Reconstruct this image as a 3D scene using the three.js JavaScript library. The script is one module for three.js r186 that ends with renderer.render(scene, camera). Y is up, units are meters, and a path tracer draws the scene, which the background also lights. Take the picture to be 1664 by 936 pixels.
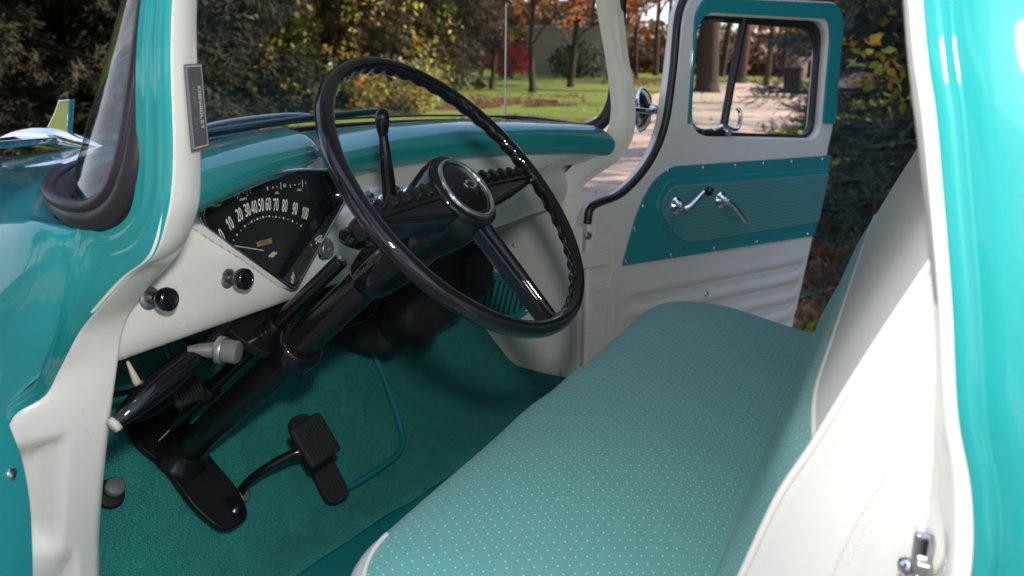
import * as THREE from 'three';
import { mergeGeometries, mergeVertices } from 'three/addons/utils/BufferGeometryUtils.js';
import { RoundedBoxGeometry } from 'three/addons/geometries/RoundedBoxGeometry.js';

// ---------------------------------------------------------------- camera, sky, sun, exposure
const W = 1024, H = 576;
const scene = new THREE.Scene();
const camera = new THREE.PerspectiveCamera(39.05, W / H, 0.05, 600);
const EYE = new THREE.Vector3(-1.345, 1.5, 0);
camera.position.copy(EYE);
{
  const yaw = 26 * Math.PI / 180, pitch = 14.97 * Math.PI / 180;
  camera.lookAt(EYE.x + Math.cos(yaw) * Math.cos(pitch), EYE.y - Math.sin(pitch), EYE.z - Math.sin(yaw) * Math.cos(pitch));
}

camera.focus = 1.25; camera.userData.fStop = 5.6;

const renderer = new THREE.WebGLRenderer({ antialias: true });
renderer.setSize(W, H);
renderer.toneMapping = THREE.LinearToneMapping;
renderer.toneMappingExposure = 1.95;
renderer.shadowMap.enabled = true;

const SUN = new THREE.Vector3(0.45, 0.56, 0.70).normalize();
const sun = new THREE.DirectionalLight(new THREE.Color(1, 0.86, 0.68), 5);
sun.position.copy(SUN).multiplyScalar(80).add(new THREE.Vector3(20, 0, -8));
sun.target.position.set(20, 0, -8);
sun.castShadow = true;
Object.assign(sun.shadow.camera, { left: -60, right: 60, top: 60, bottom: -60, near: 1, far: 220 });
sun.shadow.mapSize.set(4096, 4096);
scene.add(sun, sun.target);

// ---------------------------------------------------------------- random, noise, textures
function rng(seed) { let a = seed >>> 0; return () => { a = (a + 0x6D2B79F5) | 0; let t = Math.imul(a ^ (a >>> 15), 1 | a); t = (t + Math.imul(t ^ (t >>> 7), 61 | t)) ^ t; return ((t ^ (t >>> 14)) >>> 0) / 4294967296; }; }
function hash2(x, y, s) { let h = Math.imul(x, 374761393) + Math.imul(y, 668265263) + Math.imul(s, 1442695041); h = Math.imul(h ^ (h >>> 13), 1274126177); return ((h ^ (h >>> 16)) >>> 0) / 4294967296; }
function vnoise(x, y, p, s) {            // value noise, tiling every p cells
  const xi = Math.floor(x), yi = Math.floor(y), fx = x - xi, fy = y - yi, w = (t) => t * t * (3 - 2 * t);
  const m = (a) => ((a % p) + p) % p, h = (i, j) => hash2(m(xi + i), m(yi + j), s);
  const a = h(0, 0) + (h(1, 0) - h(0, 0)) * w(fx), b = h(0, 1) + (h(1, 1) - h(0, 1)) * w(fx);
  return a + (b - a) * w(fy);
}
function fbm(u, v, p, oct, s) { let f = 0, a = 0.5, t = 0; for (let o = 0; o < oct; o++) { f += a * vnoise(u * p, v * p, p, s + o); t += a; a *= 0.55; p *= 2; } return f / t; }
function tex(n, fn, { srgb = false, repeat = 1, repeatY = repeat } = {}) {       // fn(u,v) -> [r,g,b] 0..1 or number
  const d = new Uint8Array(n * n * 4);
  for (let j = 0; j < n; j++) for (let i = 0; i < n; i++) {
    const c = fn((i + 0.5) / n, (j + 0.5) / n), k = 4 * (j * n + i), a = typeof c === 'number' ? [c, c, c] : c;
    for (let q = 0; q < 3; q++) d[k + q] = Math.max(0, Math.min(255, Math.round(255 * a[q])));
    d[k + 3] = 255;
  }
  const t = new THREE.DataTexture(d, n, n); t.wrapS = t.wrapT = THREE.RepeatWrapping; t.magFilter = THREE.LinearFilter; t.minFilter = THREE.LinearMipmapLinearFilter; t.generateMipmaps = true;
  t.repeat.set(repeat, repeatY); if (srgb) t.colorSpace = THREE.SRGBColorSpace; t.needsUpdate = true; return t;
}
const toS = (c) => c <= 0.0031308 ? 12.92 * c : 1.055 * Math.pow(c, 1 / 2.4) - 0.055;
const mixc = (a, b, t) => a.map((x, i) => x + (b[i] - x) * t);
const S3 = (c) => c.map(toS);

// ---------------------------------------------------------------- sky
{
  const w = 512, h = 256, d = new Float32Array(w * h * 4);
  for (let j = 0; j < h; j++) for (let i = 0; i < w; i++) {
    const el = ((j + 0.5) / h - 0.5) * Math.PI, s = Math.max(0, Math.sin(el)), k = 4 * (j * w + i);
    const n = fbm(i / w, j / h, 6, 4, 9), c = Math.max(0, n - 0.45) * 1.6 * Math.min(1, s * 4);
    const t = Math.pow(1 - s, 2.4);
    const base = mixc([0.19, 0.34, 0.66], [0.86, 0.87, 0.93], t), col = mixc(base, [0.9, 0.9, 0.93], Math.min(0.7, c));
    const g = el < 0 ? [0.16, 0.15, 0.12] : col;
    d[k] = g[0]; d[k + 1] = g[1]; d[k + 2] = g[2]; d[k + 3] = 1;
  }
  const t = new THREE.DataTexture(d, w, h, THREE.RGBAFormat, THREE.FloatType); t.mapping = THREE.EquirectangularReflectionMapping; t.magFilter = THREE.LinearFilter; t.needsUpdate = true;
  scene.background = t; scene.environment = t; scene.backgroundIntensity = 0.95; scene.environmentIntensity = 0.95;
}

// ---------------------------------------------------------------- materials
const L = (r, g, b) => new THREE.Color().setRGB(r, g, b);
const peel = tex(256, (u, v) => fbm(u, v, 24, 3, 3));
const grain = tex(512, (u, v) => 0.5 * fbm(u, v, 90, 3, 5) + 0.5 * fbm(u, v, 220, 1, 8));
const mottle = tex(256, (u, v) => 0.42 + 0.35 * fbm(u, v, 5, 5, 21));
const rep = (t, x, y = x) => { const c = t.clone(); c.repeat.set(x, y); c.needsUpdate = true; return c; };
const paint = (c, o = {}) => new THREE.MeshPhysicalMaterial({ color: c, roughness: 0.5, specularIntensity: 0.35, clearcoat: 1, clearcoatRoughness: 0.045, bumpMap: rep(peel, 7), bumpScale: 0.00006, ...o });
const M = {
  teal: paint(L(0.012, 0.225, 0.232)),
  white: paint(L(0.68, 0.665, 0.63), { map: tex(512, (u, v) => { const k = fbm(u, v, 9, 5, 91), d = Math.max(0, fbm(u, v, 70, 2, 92) - 0.80) * 3; return S3([0.95 + 0.05 * k - 0.25 * d, 0.945 + 0.055 * k - 0.28 * d, 0.935 + 0.06 * k - 0.3 * d]); }, { srgb: true, repeat: 1.7 }), roughness: 0.5, clearcoatRoughness: 0.08 }),
  black: new THREE.MeshPhysicalMaterial({ color: L(0.004, 0.004, 0.006), roughness: 0.5, specularIntensity: 0.15, clearcoat: 1, clearcoatRoughness: 0.025 }),
  blackSatin: new THREE.MeshPhysicalMaterial({ color: L(0.006, 0.006, 0.007), roughness: 0.5, specularIntensity: 0.3, clearcoat: 0.7, clearcoatRoughness: 0.12 }),
  blackMatt: new THREE.MeshStandardMaterial({ color: L(0.009, 0.009, 0.01), roughness: 0.75 }),
  rubber: new THREE.MeshStandardMaterial({ color: L(0.014, 0.012, 0.015), roughness: 0.42, bumpMap: rep(peel, 10), bumpScale: 0.0001 }),
  chrome: new THREE.MeshStandardMaterial({ color: L(0.78, 0.79, 0.82), metalness: 1, roughness: 0.06 }),
  steel: new THREE.MeshStandardMaterial({ color: L(0.42, 0.42, 0.42), metalness: 0.9, roughness: 0.38 }),
  plastic: new THREE.MeshStandardMaterial({ color: L(0.13, 0.13, 0.135), roughness: 0.5 }),
  glass: new THREE.MeshPhysicalMaterial({ color: L(0.88, 0.955, 0.92), transmission: 1, thickness: 0, roughness: 0.01, ior: 1.5 }),
  trim: new THREE.MeshPhysicalMaterial({ color: L(0.012, 0.22, 0.235), roughness: 0.5, clearcoat: 0.35, clearcoatRoughness: 0.3 }),
  cord: new THREE.MeshStandardMaterial({ color: L(0.006, 0.20, 0.22), roughness: 0.5 }),
};
// carpet: short looped pile
const carpetC = tex(512, (u, v) => { const n = fbm(u, v, 128, 2, 31), m = fbm(u, v, 7, 4, 33); return S3(mixc([0.008, 0.165, 0.142], [0.04, 0.36, 0.305], Math.min(1, Math.max(0, n * 0.9 + (m - 0.5) * 0.4)))); }, { srgb: true, repeat: 4.6 });
const carpetB = tex(512, (u, v) => fbm(u, v, 128, 2, 31), { repeat: 4.6 });
M.carpet = new THREE.MeshPhysicalMaterial({ map: carpetC, bumpMap: carpetB, bumpScale: 0.004, roughness: 1, sheen: 0.25, sheenColor: L(0.05, 0.35, 0.3), sheenRoughness: 0.7 });
// woven seat cloth: teal weave with rows of raised pale stitches, 36 mm x 18 mm tile
function clothPixel(u, v) {
  const n = 256, weave = 0.5 + 0.5 * Math.sin(u * Math.PI * 2 * 36) * Math.sin(v * Math.PI * 2 * 36);
  const sp = vnoise(u * 64, v * 64, 64, 77);
  let dot = 0, line = 0;
  for (const [a, b] of [[0.25, 0.25], [0.75, 0.75]]) {
    const du = Math.abs(((u - a + 1.5) % 1) - 0.5) , dv = Math.abs(((v - b + 1.5) % 1) - 0.5);
    dot = Math.max(dot, 1 - Math.hypot(du / 0.046, dv / 0.088));
    line = Math.max(line, (1 - du / 0.014) * 0.8);
  }
  return { weave, sp, dot: Math.max(0, Math.min(1, dot * 1.8)), line: Math.max(0, line) };
}
const clothC = tex(256, (u, v) => { const p = clothPixel(u, v); let c = mixc([0.085, 0.275, 0.26], [0.135, 0.37, 0.35], 0.5 * p.weave + 0.5 * p.sp); c = mixc(c, [0.08, 0.24, 0.23], 0.5 * p.line); c = mixc(c, [0.80, 0.80, 0.76], p.dot); return S3(c); }, { srgb: true, repeat: 1 / 0.0205, repeatY: 1 / 0.0180 });
const clothB = tex(256, (u, v) => { const p = clothPixel(u, v); return 0.25 * p.weave + 0.2 * p.sp + 0.6 * p.dot - 0.25 * p.line + 0.2; }, { repeat: 1 / 0.0205, repeatY: 1 / 0.0180 });
M.cloth = new THREE.MeshPhysicalMaterial({ map: clothC, bumpMap: clothB, bumpScale: 0.0006, roughness: 0.62, sheen: 0.35, sheenColor: L(0.5, 0.6, 0.6), sheenRoughness: 0.5 });
const ribC = tex(256, (u, v) => { const row = Math.floor(v * 8), f = (v * 8) % 1, k = ((u * 8 + (row % 2) * 0.5) % 1), d = Math.abs(f - 0.5) < 0.14 && k < 0.62 ? 1 : 0, n = vnoise(u * 64, v * 64, 64, 78); return S3(mixc(mixc([0.045, 0.185, 0.185], [0.062, 0.235, 0.235], n), [0.11, 0.33, 0.325], d * 0.8)); }, { srgb: true, repeat: 1 / 0.085 });
const ribB = tex(256, (u, v) => { const row = Math.floor(v * 8), f = (v * 8) % 1, k = ((u * 8 + (row % 2) * 0.5) % 1); return Math.abs(f - 0.5) < 0.14 && k < 0.62 ? 0.9 : 0.2; }, { repeat: 1 / 0.085 });
M.doorCloth = new THREE.MeshStandardMaterial({ map: ribC, roughness: 0.6, bumpMap: ribB, bumpScale: 0.0004 });
const leather = tex(512, (u, v) => { const a = fbm(u, v, 60, 3, 41), b = Math.abs(fbm(u, v, 34, 2, 44) - 0.5) * 2; return 0.5 * a + 0.5 * Math.min(1, b * 2.2); }, { repeat: 9 });
M.vinyl = new THREE.MeshPhysicalMaterial({ color: L(0.56, 0.55, 0.53), roughness: 0.48, bumpMap: leather, bumpScale: 0.00018, clearcoat: 0.15, clearcoatRoughness: 0.4 });

M.thread = new THREE.MeshStandardMaterial({ color: L(0.55, 0.54, 0.52), roughness: 0.7 });
// ---------------------------------------------------------------- geometry helpers
const V = (a) => a instanceof THREE.Vector3 ? a : new THREE.Vector3(a[0], a[1], a[2]);
function curve(pts, n, closed = false) { return new THREE.CatmullRomCurve3(pts.map(V), closed, 'centripetal').getPoints(n); }
function spaced(pts, n) { return new THREE.CatmullRomCurve3(pts.map(V), false, 'centripetal').getSpacedPoints(n); }
function grid(rows, { closeV = false, su = 1, sv = 1 } = {}) {   // rows[i][j]; uv in metres along columns (u) and rows (v)
  const R = rows.length, C = rows[0].length, pos = [], uv = [], idx = [];
  const mid = Math.floor(C / 2), rv = [0]; for (let i = 1; i < R; i++) rv.push(rv[i - 1] + V(rows[i][mid]).distanceTo(V(rows[i - 1][mid])));
  for (let i = 0; i < R; i++) { let a = 0; for (let j = 0; j < C; j++) { const p = V(rows[i][j]); if (j) a += p.distanceTo(V(rows[i][j - 1])); pos.push(p.x, p.y, p.z); uv.push(a * su, rv[i] * sv); } }
  for (let i = 0; i < R - 1; i++) for (let j = 0; j < C - 1; j++) { const a = i * C + j, b = a + 1, c = a + C, d = c + 1; idx.push(a, c, b, b, c, d); }
  if (closeV) for (let j = 0; j < C - 1; j++) { const a = (R - 1) * C + j, b = a + 1, c = j, d = j + 1; idx.push(a, c, b, b, c, d); }
  const g = new THREE.BufferGeometry();
  g.setAttribute('position', new THREE.Float32BufferAttribute(pos, 3)); g.setAttribute('uv', new THREE.Float32BufferAttribute(uv, 2)); g.setIndex(idx); g.computeVertexNormals(); return g;
}
const lerp3 = (a, b, t) => V(a).clone().lerp(V(b), t);
function loftBetween(A, B, n, off) {    // two curves with equal counts -> grid, off(t,s) -> [dx,dy,dz]
  return grid(A.map((a, i) => { const r = []; for (let k = 0; k <= n; k++) { const t = k / n, p = lerp3(a, B[i], t); if (off) p.add(V(off(t, i / (A.length - 1)))); r.push(p); } return r; }));
}
function rtube(pts, rad, rs = 12, caps = true) {     // tube of varying radius through pts (already dense); rad(t) or number
  const P = pts.map(V), n = P.length, rows = []; let N = null;
  for (let i = 0; i < n; i++) {
    const T = P[Math.min(n - 1, i + 1)].clone().sub(P[Math.max(0, i - 1)]).normalize();
    if (!N) { N = new THREE.Vector3(Math.abs(T.y) > 0.9 ? 1 : 0, Math.abs(T.y) > 0.9 ? 0 : 1, 0); }
    N.addScaledVector(T, -N.dot(T)).normalize(); const B = T.clone().cross(N), r = typeof rad === 'number' ? rad : rad(i / (n - 1));
    const row = []; for (let k = 0; k <= rs; k++) { const a = 2 * Math.PI * k / rs; row.push(P[i].clone().addScaledVector(N, r * Math.cos(a)).addScaledVector(B, r * Math.sin(a))); }
    rows.push(row);
  }
  if (caps) { rows.unshift(rows[0].map(() => P[0].clone())); rows.push(rows[rows.length - 1].map(() => P[n - 1].clone())); }
  return grid(rows);
}
const tubeOf = (pts, r, n = 24, rs = 10) => rtube(curve(pts, n), r, rs);
function lathe(profile, seg = 40) { return new THREE.LatheGeometry(profile.map((p) => new THREE.Vector2(p[0], p[1])), seg); }   // axis y
function place(g, pos, dir) {      // turns a geometry whose axis is +y to dir, then moves it
  const q = new THREE.Quaternion().setFromUnitVectors(new THREE.Vector3(0, 1, 0), V(dir).clone().normalize());
  g.applyQuaternion(q); g.translate(...pos); return g;
}
function shapeOf(pts, rad = 0) {   // polygon, corners rounded by rad (number or list)
  const s = new THREE.Shape(), n = pts.length;
  for (let i = 0; i < n; i++) {
    const a = pts[(i + n - 1) % n], b = pts[i], c = pts[(i + 1) % n], r0 = Array.isArray(rad) ? rad[i] : rad;
    const la = Math.hypot(a[0] - b[0], a[1] - b[1]), lc = Math.hypot(c[0] - b[0], c[1] - b[1]), r = Math.min(r0, la * 0.45, lc * 0.45);
    const p = [b[0] + (a[0] - b[0]) / la * r, b[1] + (a[1] - b[1]) / la * r], q = [b[0] + (c[0] - b[0]) / lc * r, b[1] + (c[1] - b[1]) / lc * r];
    if (i) s.lineTo(...p); else s.moveTo(...p);
    if (r > 0) s.quadraticCurveTo(b[0], b[1], ...q);
  }
  s.closePath(); return s;
}
function extr(shape, depth, bevel = 0.002, seg = 2) { return new THREE.ExtrudeGeometry(shape, { depth, bevelEnabled: bevel > 0, bevelThickness: bevel, bevelSize: bevel, bevelOffset: -bevel, bevelSegments: seg, curveSegments: 10 }); }
const rbox = (x, y, z, r = 0.004, pos = [0, 0, 0]) => { const g = new RoundedBoxGeometry(x, y, z, 3, r); g.translate(...pos); return g; };
const merge = (list) => mergeGeometries(list.map((g) => { const c = g.index ? g.toNonIndexed() : g.clone(); for (const k of Object.keys(c.attributes)) if (!['position', 'normal', 'uv'].includes(k)) c.deleteAttribute(k); return c; }));
function mirrorX(g) { const m = (g.index ? g.toNonIndexed() : g.clone()); m.scale(-1, 1, 1); for (const a of Object.values(m.attributes)) { const k = a.itemSize, v = a.array; for (let i = 0; i < a.count; i += 3) for (let q = 0; q < k; q++) { const x = v[(i + 1) * k + q]; v[(i + 1) * k + q] = v[(i + 2) * k + q]; v[(i + 2) * k + q] = x; } } m.computeVertexNormals(); return m; }
const sstep = (a, b, x) => { const t = Math.min(1, Math.max(0, (x - a) / (b - a))); return t * t * (3 - 2 * t); };
const taken = {};
function part(parent, name, geo, mat, label) {
  const m = new THREE.Mesh(geo, mat); m.name = name; m.castShadow = m.receiveShadow = true; parent.add(m);
  if (label) m.userData.label = label; return m;
}
function numbered(n) { taken[n] = (taken[n] ?? -1) + 1; return taken[n] ? `${n}_${String(taken[n]).padStart(3, '0')}` : n; }
function thing(name, label, category, group, pos = [0, 0, 0]) {
  const o = new THREE.Group(); o.name = numbered(name); o.position.set(...pos); o.userData = { label, category }; if (group) o.userData.group = group; scene.add(o); return o;
}
function sub(parent, name, pos = [0, 0, 0], label) { const o = new THREE.Group(); o.name = name; o.position.set(...pos); if (label) o.userData.label = label; parent.add(o); return o; }
const mirror = (pts) => pts.map((p) => [-p[0], p[1], p[2]]);

// ================================================================ the pickup truck
const truck = thing('pickup_truck', 'teal and white vintage pickup truck with both doors open, showing its cab interior', 'pickup truck');

// ---- windshield line: lower edge of the glass, right half (x >= 0), then the mirror image
const gb = [[0, 1.392, -1.10], [0.27, 1.389, -1.08], [0.5, 1.382, -1.03], [0.64, 1.372, -0.96], [0.715, 1.362, -0.89], [0.745, 1.357, -0.83], [0.752, 1.362, -0.785], [0.750, 1.385, -0.752]];
const gt = [[0, 1.80, -0.90], [0.27, 1.80, -0.885], [0.47, 1.80, -0.84], [0.58, 1.80, -0.77], [0.64, 1.80, -0.722], [0.664, 1.80, -0.70], [0.672, 1.80, -0.688], [0.676, 1.79, -0.678]];
const full = (h, n) => { const s = new THREE.CatmullRomCurve3([...mirror(h.slice(1)).reverse(), ...h].map(V), false, 'centripetal'); return s.getPoints(n); };
const GB = full(gb, 112), GT = full(gt, 112);
part(truck, 'windshield', grid([0, 0.2, 0.4, 0.6, 0.8, 1].map((t) => GB.map((p, i) => lerp3(p, GT[i], t).add(V([0, 0, -0.030 * Math.sin(Math.PI * t) * (1 - sstep(0.3, 0.66, Math.abs(p.x)))]))))), M.glass, 'curved wraparound windshield glass');
function glassZ(x) { for (let i = 0; i < GB.length - 1; i++) if (x >= GB[i].x && x <= GB[i + 1].x) { const t = (x - GB[i].x) / Math.max(1e-6, GB[i + 1].x - GB[i].x); return [GB[i].z + t * (GB[i + 1].z - GB[i].z), GB[i].y + t * (GB[i + 1].y - GB[i].y)]; } return [GB[0].z, GB[0].y]; }
// rubber gasket round the glass: outer lip and inner bead
{
  const half = [[0.668, 1.80, -0.675], [0.712, 1.60, -0.700], [0.742, 1.46, -0.716], [0.752, 1.40, -0.730], [0.755, 1.365, -0.752], [0.757, 1.346, -0.785], [0.755, 1.345, -0.825], [0.735, 1.352, -0.880], [0.69, 1.362, -0.935], [0.62, 1.370, -0.985], [0.5, 1.378, -1.043], [0.27, 1.385, -1.093], [0, 1.388, -1.112]];
  const path = curve([...mirror(half), ...half.slice(0, -1).reverse()], 220);
  const wide = (t) => { const x = Math.abs(path[Math.round(t * (path.length - 1))].x); return 0.0038 + 0.0097 * sstep(0.58, 0.72, x); }, lip = rtube(path, wide, 12);
  const bead = rtube(path.map((p) => p.clone().add(V([0.004 * Math.sign(p.x) * (Math.abs(p.x) > 0.6 ? 1 : 0), 0.012, -0.010]))), (t) => wide(t) * 0.62, 10);
  part(truck, 'windshield_gasket', merge([lip, bead]), M.rubber, 'thick black rubber windshield gasket');
}

// ---- front pillars: jamb curves from the header down to the sill
const outerL = [[-0.690, 1.80, -0.640], [-0.720, 1.68, -0.652], [-0.742, 1.566, -0.663], [-0.750, 1.509, -0.665], [-0.752, 1.418, -0.673], [-0.753, 1.375, -0.682], [-0.754, 1.348, -0.692], [-0.755, 1.310, -0.714], [-0.756, 1.281, -0.759], [-0.757, 1.245, -0.804], [-0.758, 1.207, -0.848], [-0.760, 1.177, -0.872], [-0.763, 1.148, -0.893], [-0.775, 1.122, -0.905], [-0.809, 1.105, -0.918], [-0.822, 1.02, -0.935], [-0.825, 0.9, -0.95], [-0.822, 0.6, -0.96]];
const innerL = [[-0.640, 1.80, -0.660], [-0.668, 1.68, -0.674], [-0.685, 1.571, -0.684], [-0.690, 1.509, -0.687], [-0.690, 1.411, -0.695], [-0.690, 1.361, -0.703], [-0.690, 1.336, -0.715], [-0.692, 1.309, -0.732], [-0.694, 1.285, -0.755], [-0.696, 1.253, -0.792], [-0.698, 1.219, -0.825], [-0.700, 1.186, -0.844], [-0.700, 1.144, -0.859], [-0.700, 1.090, -0.878], [-0.700, 1.020, -0.902], [-0.700, 0.949, -0.924], [-0.700, 0.861, -0.947], [-0.700, 0.60, -0.985]];
const OL = curve(outerL, 102), IL = curve(innerL, 102);
// jamb face with rolled edges and the pressed hinge pocket in its lower part
part(truck, 'door_jamb', grid(OL.map((o, i) => {
  const row = [];
  for (let k = 0; k <= 26; k++) {
    const t = k / 26, p = lerp3(o, IL[i], t), y = p.y;
    let d = 0.004 * Math.sin(Math.PI * t);
    const e = (a, b, w, x) => Math.min(1, Math.max(0, (x - a) / w)) * Math.min(1, Math.max(0, (b - x) / w)), sm = (x) => x * x * (3 - 2 * x);
    const soft = 0.0045 / Math.max(0.03, o.distanceTo(IL[i]));
    const roll = Math.max(0, 1 - t / 0.10) ** 2 * 0.005 + Math.max(0, 1 - (1 - t) / 0.10) ** 2 * 0.006;
    d -= roll;
    d -= 0.030 * sm(e(0.02, 0.56, 0.13, t)) * sm(e(0.895, 1.062, 0.022, y));
    d -= 0.022 * sm(e(0.10, 0.70, 0.10, t)) * sm(e(0.66, 0.865, 0.018, y));
    p.z += d; row.push(p);
  }
  return row;
})), M.white, 'white painted driver side door jamb');
// teal face of the pillar and cowl, between the gasket and the jamb, with its two pressed beads
const cowlL = [[-0.678, 1.80, -0.672], [-0.712, 1.68, -0.690], [-0.748, 1.566, -0.696], [-0.756, 1.509, -0.703], [-0.757, 1.418, -0.717], [-0.757, 1.372, -0.728], [-0.757, 1.348, -0.745], [-0.758, 1.331, -0.781], [-0.762, 1.329, -0.818], [-0.770, 1.297, -0.823], [-0.776, 1.258, -0.836], [-0.781, 1.213, -0.853], [-0.786, 1.176, -0.874], [-0.790, 1.150, -0.890], [-0.806, 1.118, -0.926], [-0.822, 1.03, -0.950], [-0.826, 0.9, -0.965], [-0.824, 0.6, -0.975]];
const CL = curve(cowlL, 102);
part(truck, 'cowl_panel', grid(OL.map((o, i) => {
  const row = [], s = i / 102;
  for (let k = 0; k <= 20; k++) {
    const t = k / 20, p = lerp3(o, CL[i], t);
    const b = (c, w) => Math.exp(-(((t - c) / w) ** 2));
    let d = 0.0016 * b(0.33, 0.07) + 0.0014 * b(0.70, 0.07) - 0.003 * b(0, 0.07);
    p.x -= d; row.push(p);
  }
  return row;
})), M.teal, 'teal painted windshield pillar and cowl side');

// ---- right pillar seen from inside
{
  const edge = curve([[0.645, 1.80, -0.69], [0.685, 1.669, -0.687], [0.70, 1.545, -0.674], [0.71, 1.467, -0.658], [0.72, 1.383, -0.653], [0.725, 1.328, -0.661], [0.725, 1.272, -0.696], [0.72, 1.230, -0.752], [0.71, 1.196, -0.789], [0.702, 1.127, -0.806], [0.70, 1.06, -0.808]], 80);
  const gk = curve([[0.630, 1.80, -0.745], [0.655, 1.669, -0.745], [0.675, 1.545, -0.726], [0.688, 1.467, -0.716], [0.698, 1.40, -0.712], [0.700, 1.345, -0.724], [0.698, 1.30, -0.765], [0.698, 1.25, -0.82], [0.698, 1.20, -0.86], [0.70, 1.127, -0.90], [0.70, 1.06, -0.93]], 80);
  part(truck, 'pillar_lining', loftBetween(edge, gk, 10, (t) => [-0.006 * Math.sin(Math.PI * t) + (t < 0.12 ? 0.004 : 0), 0, 0]), M.white, 'white inner face of the passenger side pillar');
  const out = edge.map((p, i) => new THREE.Vector3(p.x + 0.045, p.y, p.z - 0.018 - 0.006 * (i / 80)));
  part(truck, 'door_jamb', loftBetween(edge, out, 6, (t) => [0, 0, 0.004 * Math.sin(Math.PI * t)]), M.white, 'white painted passenger side door jamb');
  // lower hinge post behind the kick panel
  part(truck, 'hinge_post', merge([rbox(0.018, 0.60, 0.03, 0.006, [0.704, 0.79, -0.797]), rbox(0.11, 0.60, 0.04, 0.008, [0.762, 0.79, -0.832])]), M.white);
}

// ---- hood and front fenders as one pressed skin from the cowl forward
{
  const rear = [[0, 1.384, -1.135], [0.27, 1.38, -1.115], [0.5, 1.37, -1.06], [0.65, 1.352, -0.985], [0.735, 1.335, -0.895], [0.760, 1.329, -0.816], [0.768, 1.297, -0.820], [0.774, 1.258, -0.833], [0.779, 1.213, -0.850], [0.786, 1.163, -0.879], [0.804, 1.118, -0.923], [0.820, 1.03, -0.947], [0.824, 0.90, -0.962], [0.822, 0.60, -0.972]];
  const mid = [[0, 1.352, -1.50], [0.27, 1.343, -1.49], [0.46, 1.325, -1.46], [0.60, 1.29, -1.40], [0.70, 1.245, -1.33], [0.765, 1.21, -1.27], [0.80, 1.18, -1.25], [0.83, 1.15, -1.25], [0.855, 1.12, -1.26], [0.88, 1.08, -1.28], [0.90, 1.02, -1.30], [0.915, 0.94, -1.32], [0.92, 0.85, -1.33], [0.91, 0.6, -1.34]];
  const front = [[0, 1.286, -2.12], [0.25, 1.27, -2.10], [0.42, 1.235, -2.06], [0.53, 1.19, -2.02], [0.62, 1.15, -1.98], [0.70, 1.12, -1.95], [0.76, 1.10, -1.93], [0.81, 1.08, -1.92], [0.85, 1.05, -1.92], [0.88, 1.01, -1.92], [0.90, 0.96, -1.92], [0.915, 0.9, -1.92], [0.92, 0.82, -1.92], [0.91, 0.6, -1.92]];
  const R = full(rear, 160), Mi = full(mid, 160), F = full(front, 160), rows = [];
  // short groove and rolled shoulder at the rear edge, then the sweep forward
  rows.push(R, R.map((p) => new THREE.Vector3(p.x * 1.000, p.y - 0.003, p.z - 0.012)), R.map((p) => new THREE.Vector3(p.x * 1.010, p.y - 0.001, p.z - 0.022)), R.map((p) => new THREE.Vector3(p.x * 1.022, p.y + 0.002, p.z - 0.045)));
  const base = rows[3];
  for (let k = 1; k <= 18; k++) { const t = k / 18; rows.push(base.map((p, i) => { const a = lerp3(p, Mi[i], Math.min(1, t * 2)), b = lerp3(Mi[i], F[i], Math.max(0, t * 2 - 1)); const q = p.clone().multiplyScalar((1 - t) ** 2).addScaledVector(Mi[i], 2 * t * (1 - t)).addScaledVector(F[i], t * t); return q.lerp(t < 0.5 ? a : b, 0.25); })); }
  const nose = F.map((p) => new THREE.Vector3(p.x * 0.97, p.y - 0.08, p.z - 0.05)), chin = F.map((p) => new THREE.Vector3(p.x * 0.93, p.y * 0.55, p.z - 0.06));
  rows.push(nose, chin);
  part(truck, 'hood', grid(rows), M.teal, 'glossy teal hood and front fenders');
}
// hood ornament: a chrome spear with swept wings and an upright tail fin
{
  const o = sub(truck, 'hood_ornament', [0, 1.318, -1.93], 'chrome jet shaped hood ornament');
  part(o, 'spear', rtube(curve([[0, -0.005, 0.20], [0, 0.008, 0.10], [0, 0.022, 0], [0, 0.02, -0.12], [0, 0.0, -0.24]], 30), (t) => 0.004 + 0.022 * Math.sin(Math.PI * t) ** 0.8, 14), M.chrome);
  const fin = new THREE.Shape(); fin.moveTo(-0.05, 0); fin.lineTo(0.045, 0); fin.quadraticCurveTo(0.055, 0.045, 0.072, 0.088); fin.lineTo(0.030, 0.086); fin.quadraticCurveTo(0.0, 0.04, -0.05, 0);
  const fg = extr(fin, 0.010, 0.003); fg.translate(0, 0, -0.005); fg.rotateY(-Math.PI / 2); fg.translate(0, 0.028, 0.02); part(o, 'tail_fin', fg, M.chrome);
  for (const s of [-1, 1]) {
    const w = new THREE.Shape(); w.moveTo(0, -0.09); w.quadraticCurveTo(0.14, -0.05, 0.26, 0.055); w.quadraticCurveTo(0.15, 0.03, 0, 0.05); w.closePath();
    const wg = extr(w, 0.010, 0.004); wg.rotateX(Math.PI / 2); wg.translate(0, 0.022, 0); part(o, 'wing', s < 0 ? mirrorX(wg) : wg, M.chrome);
  }
}
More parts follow.
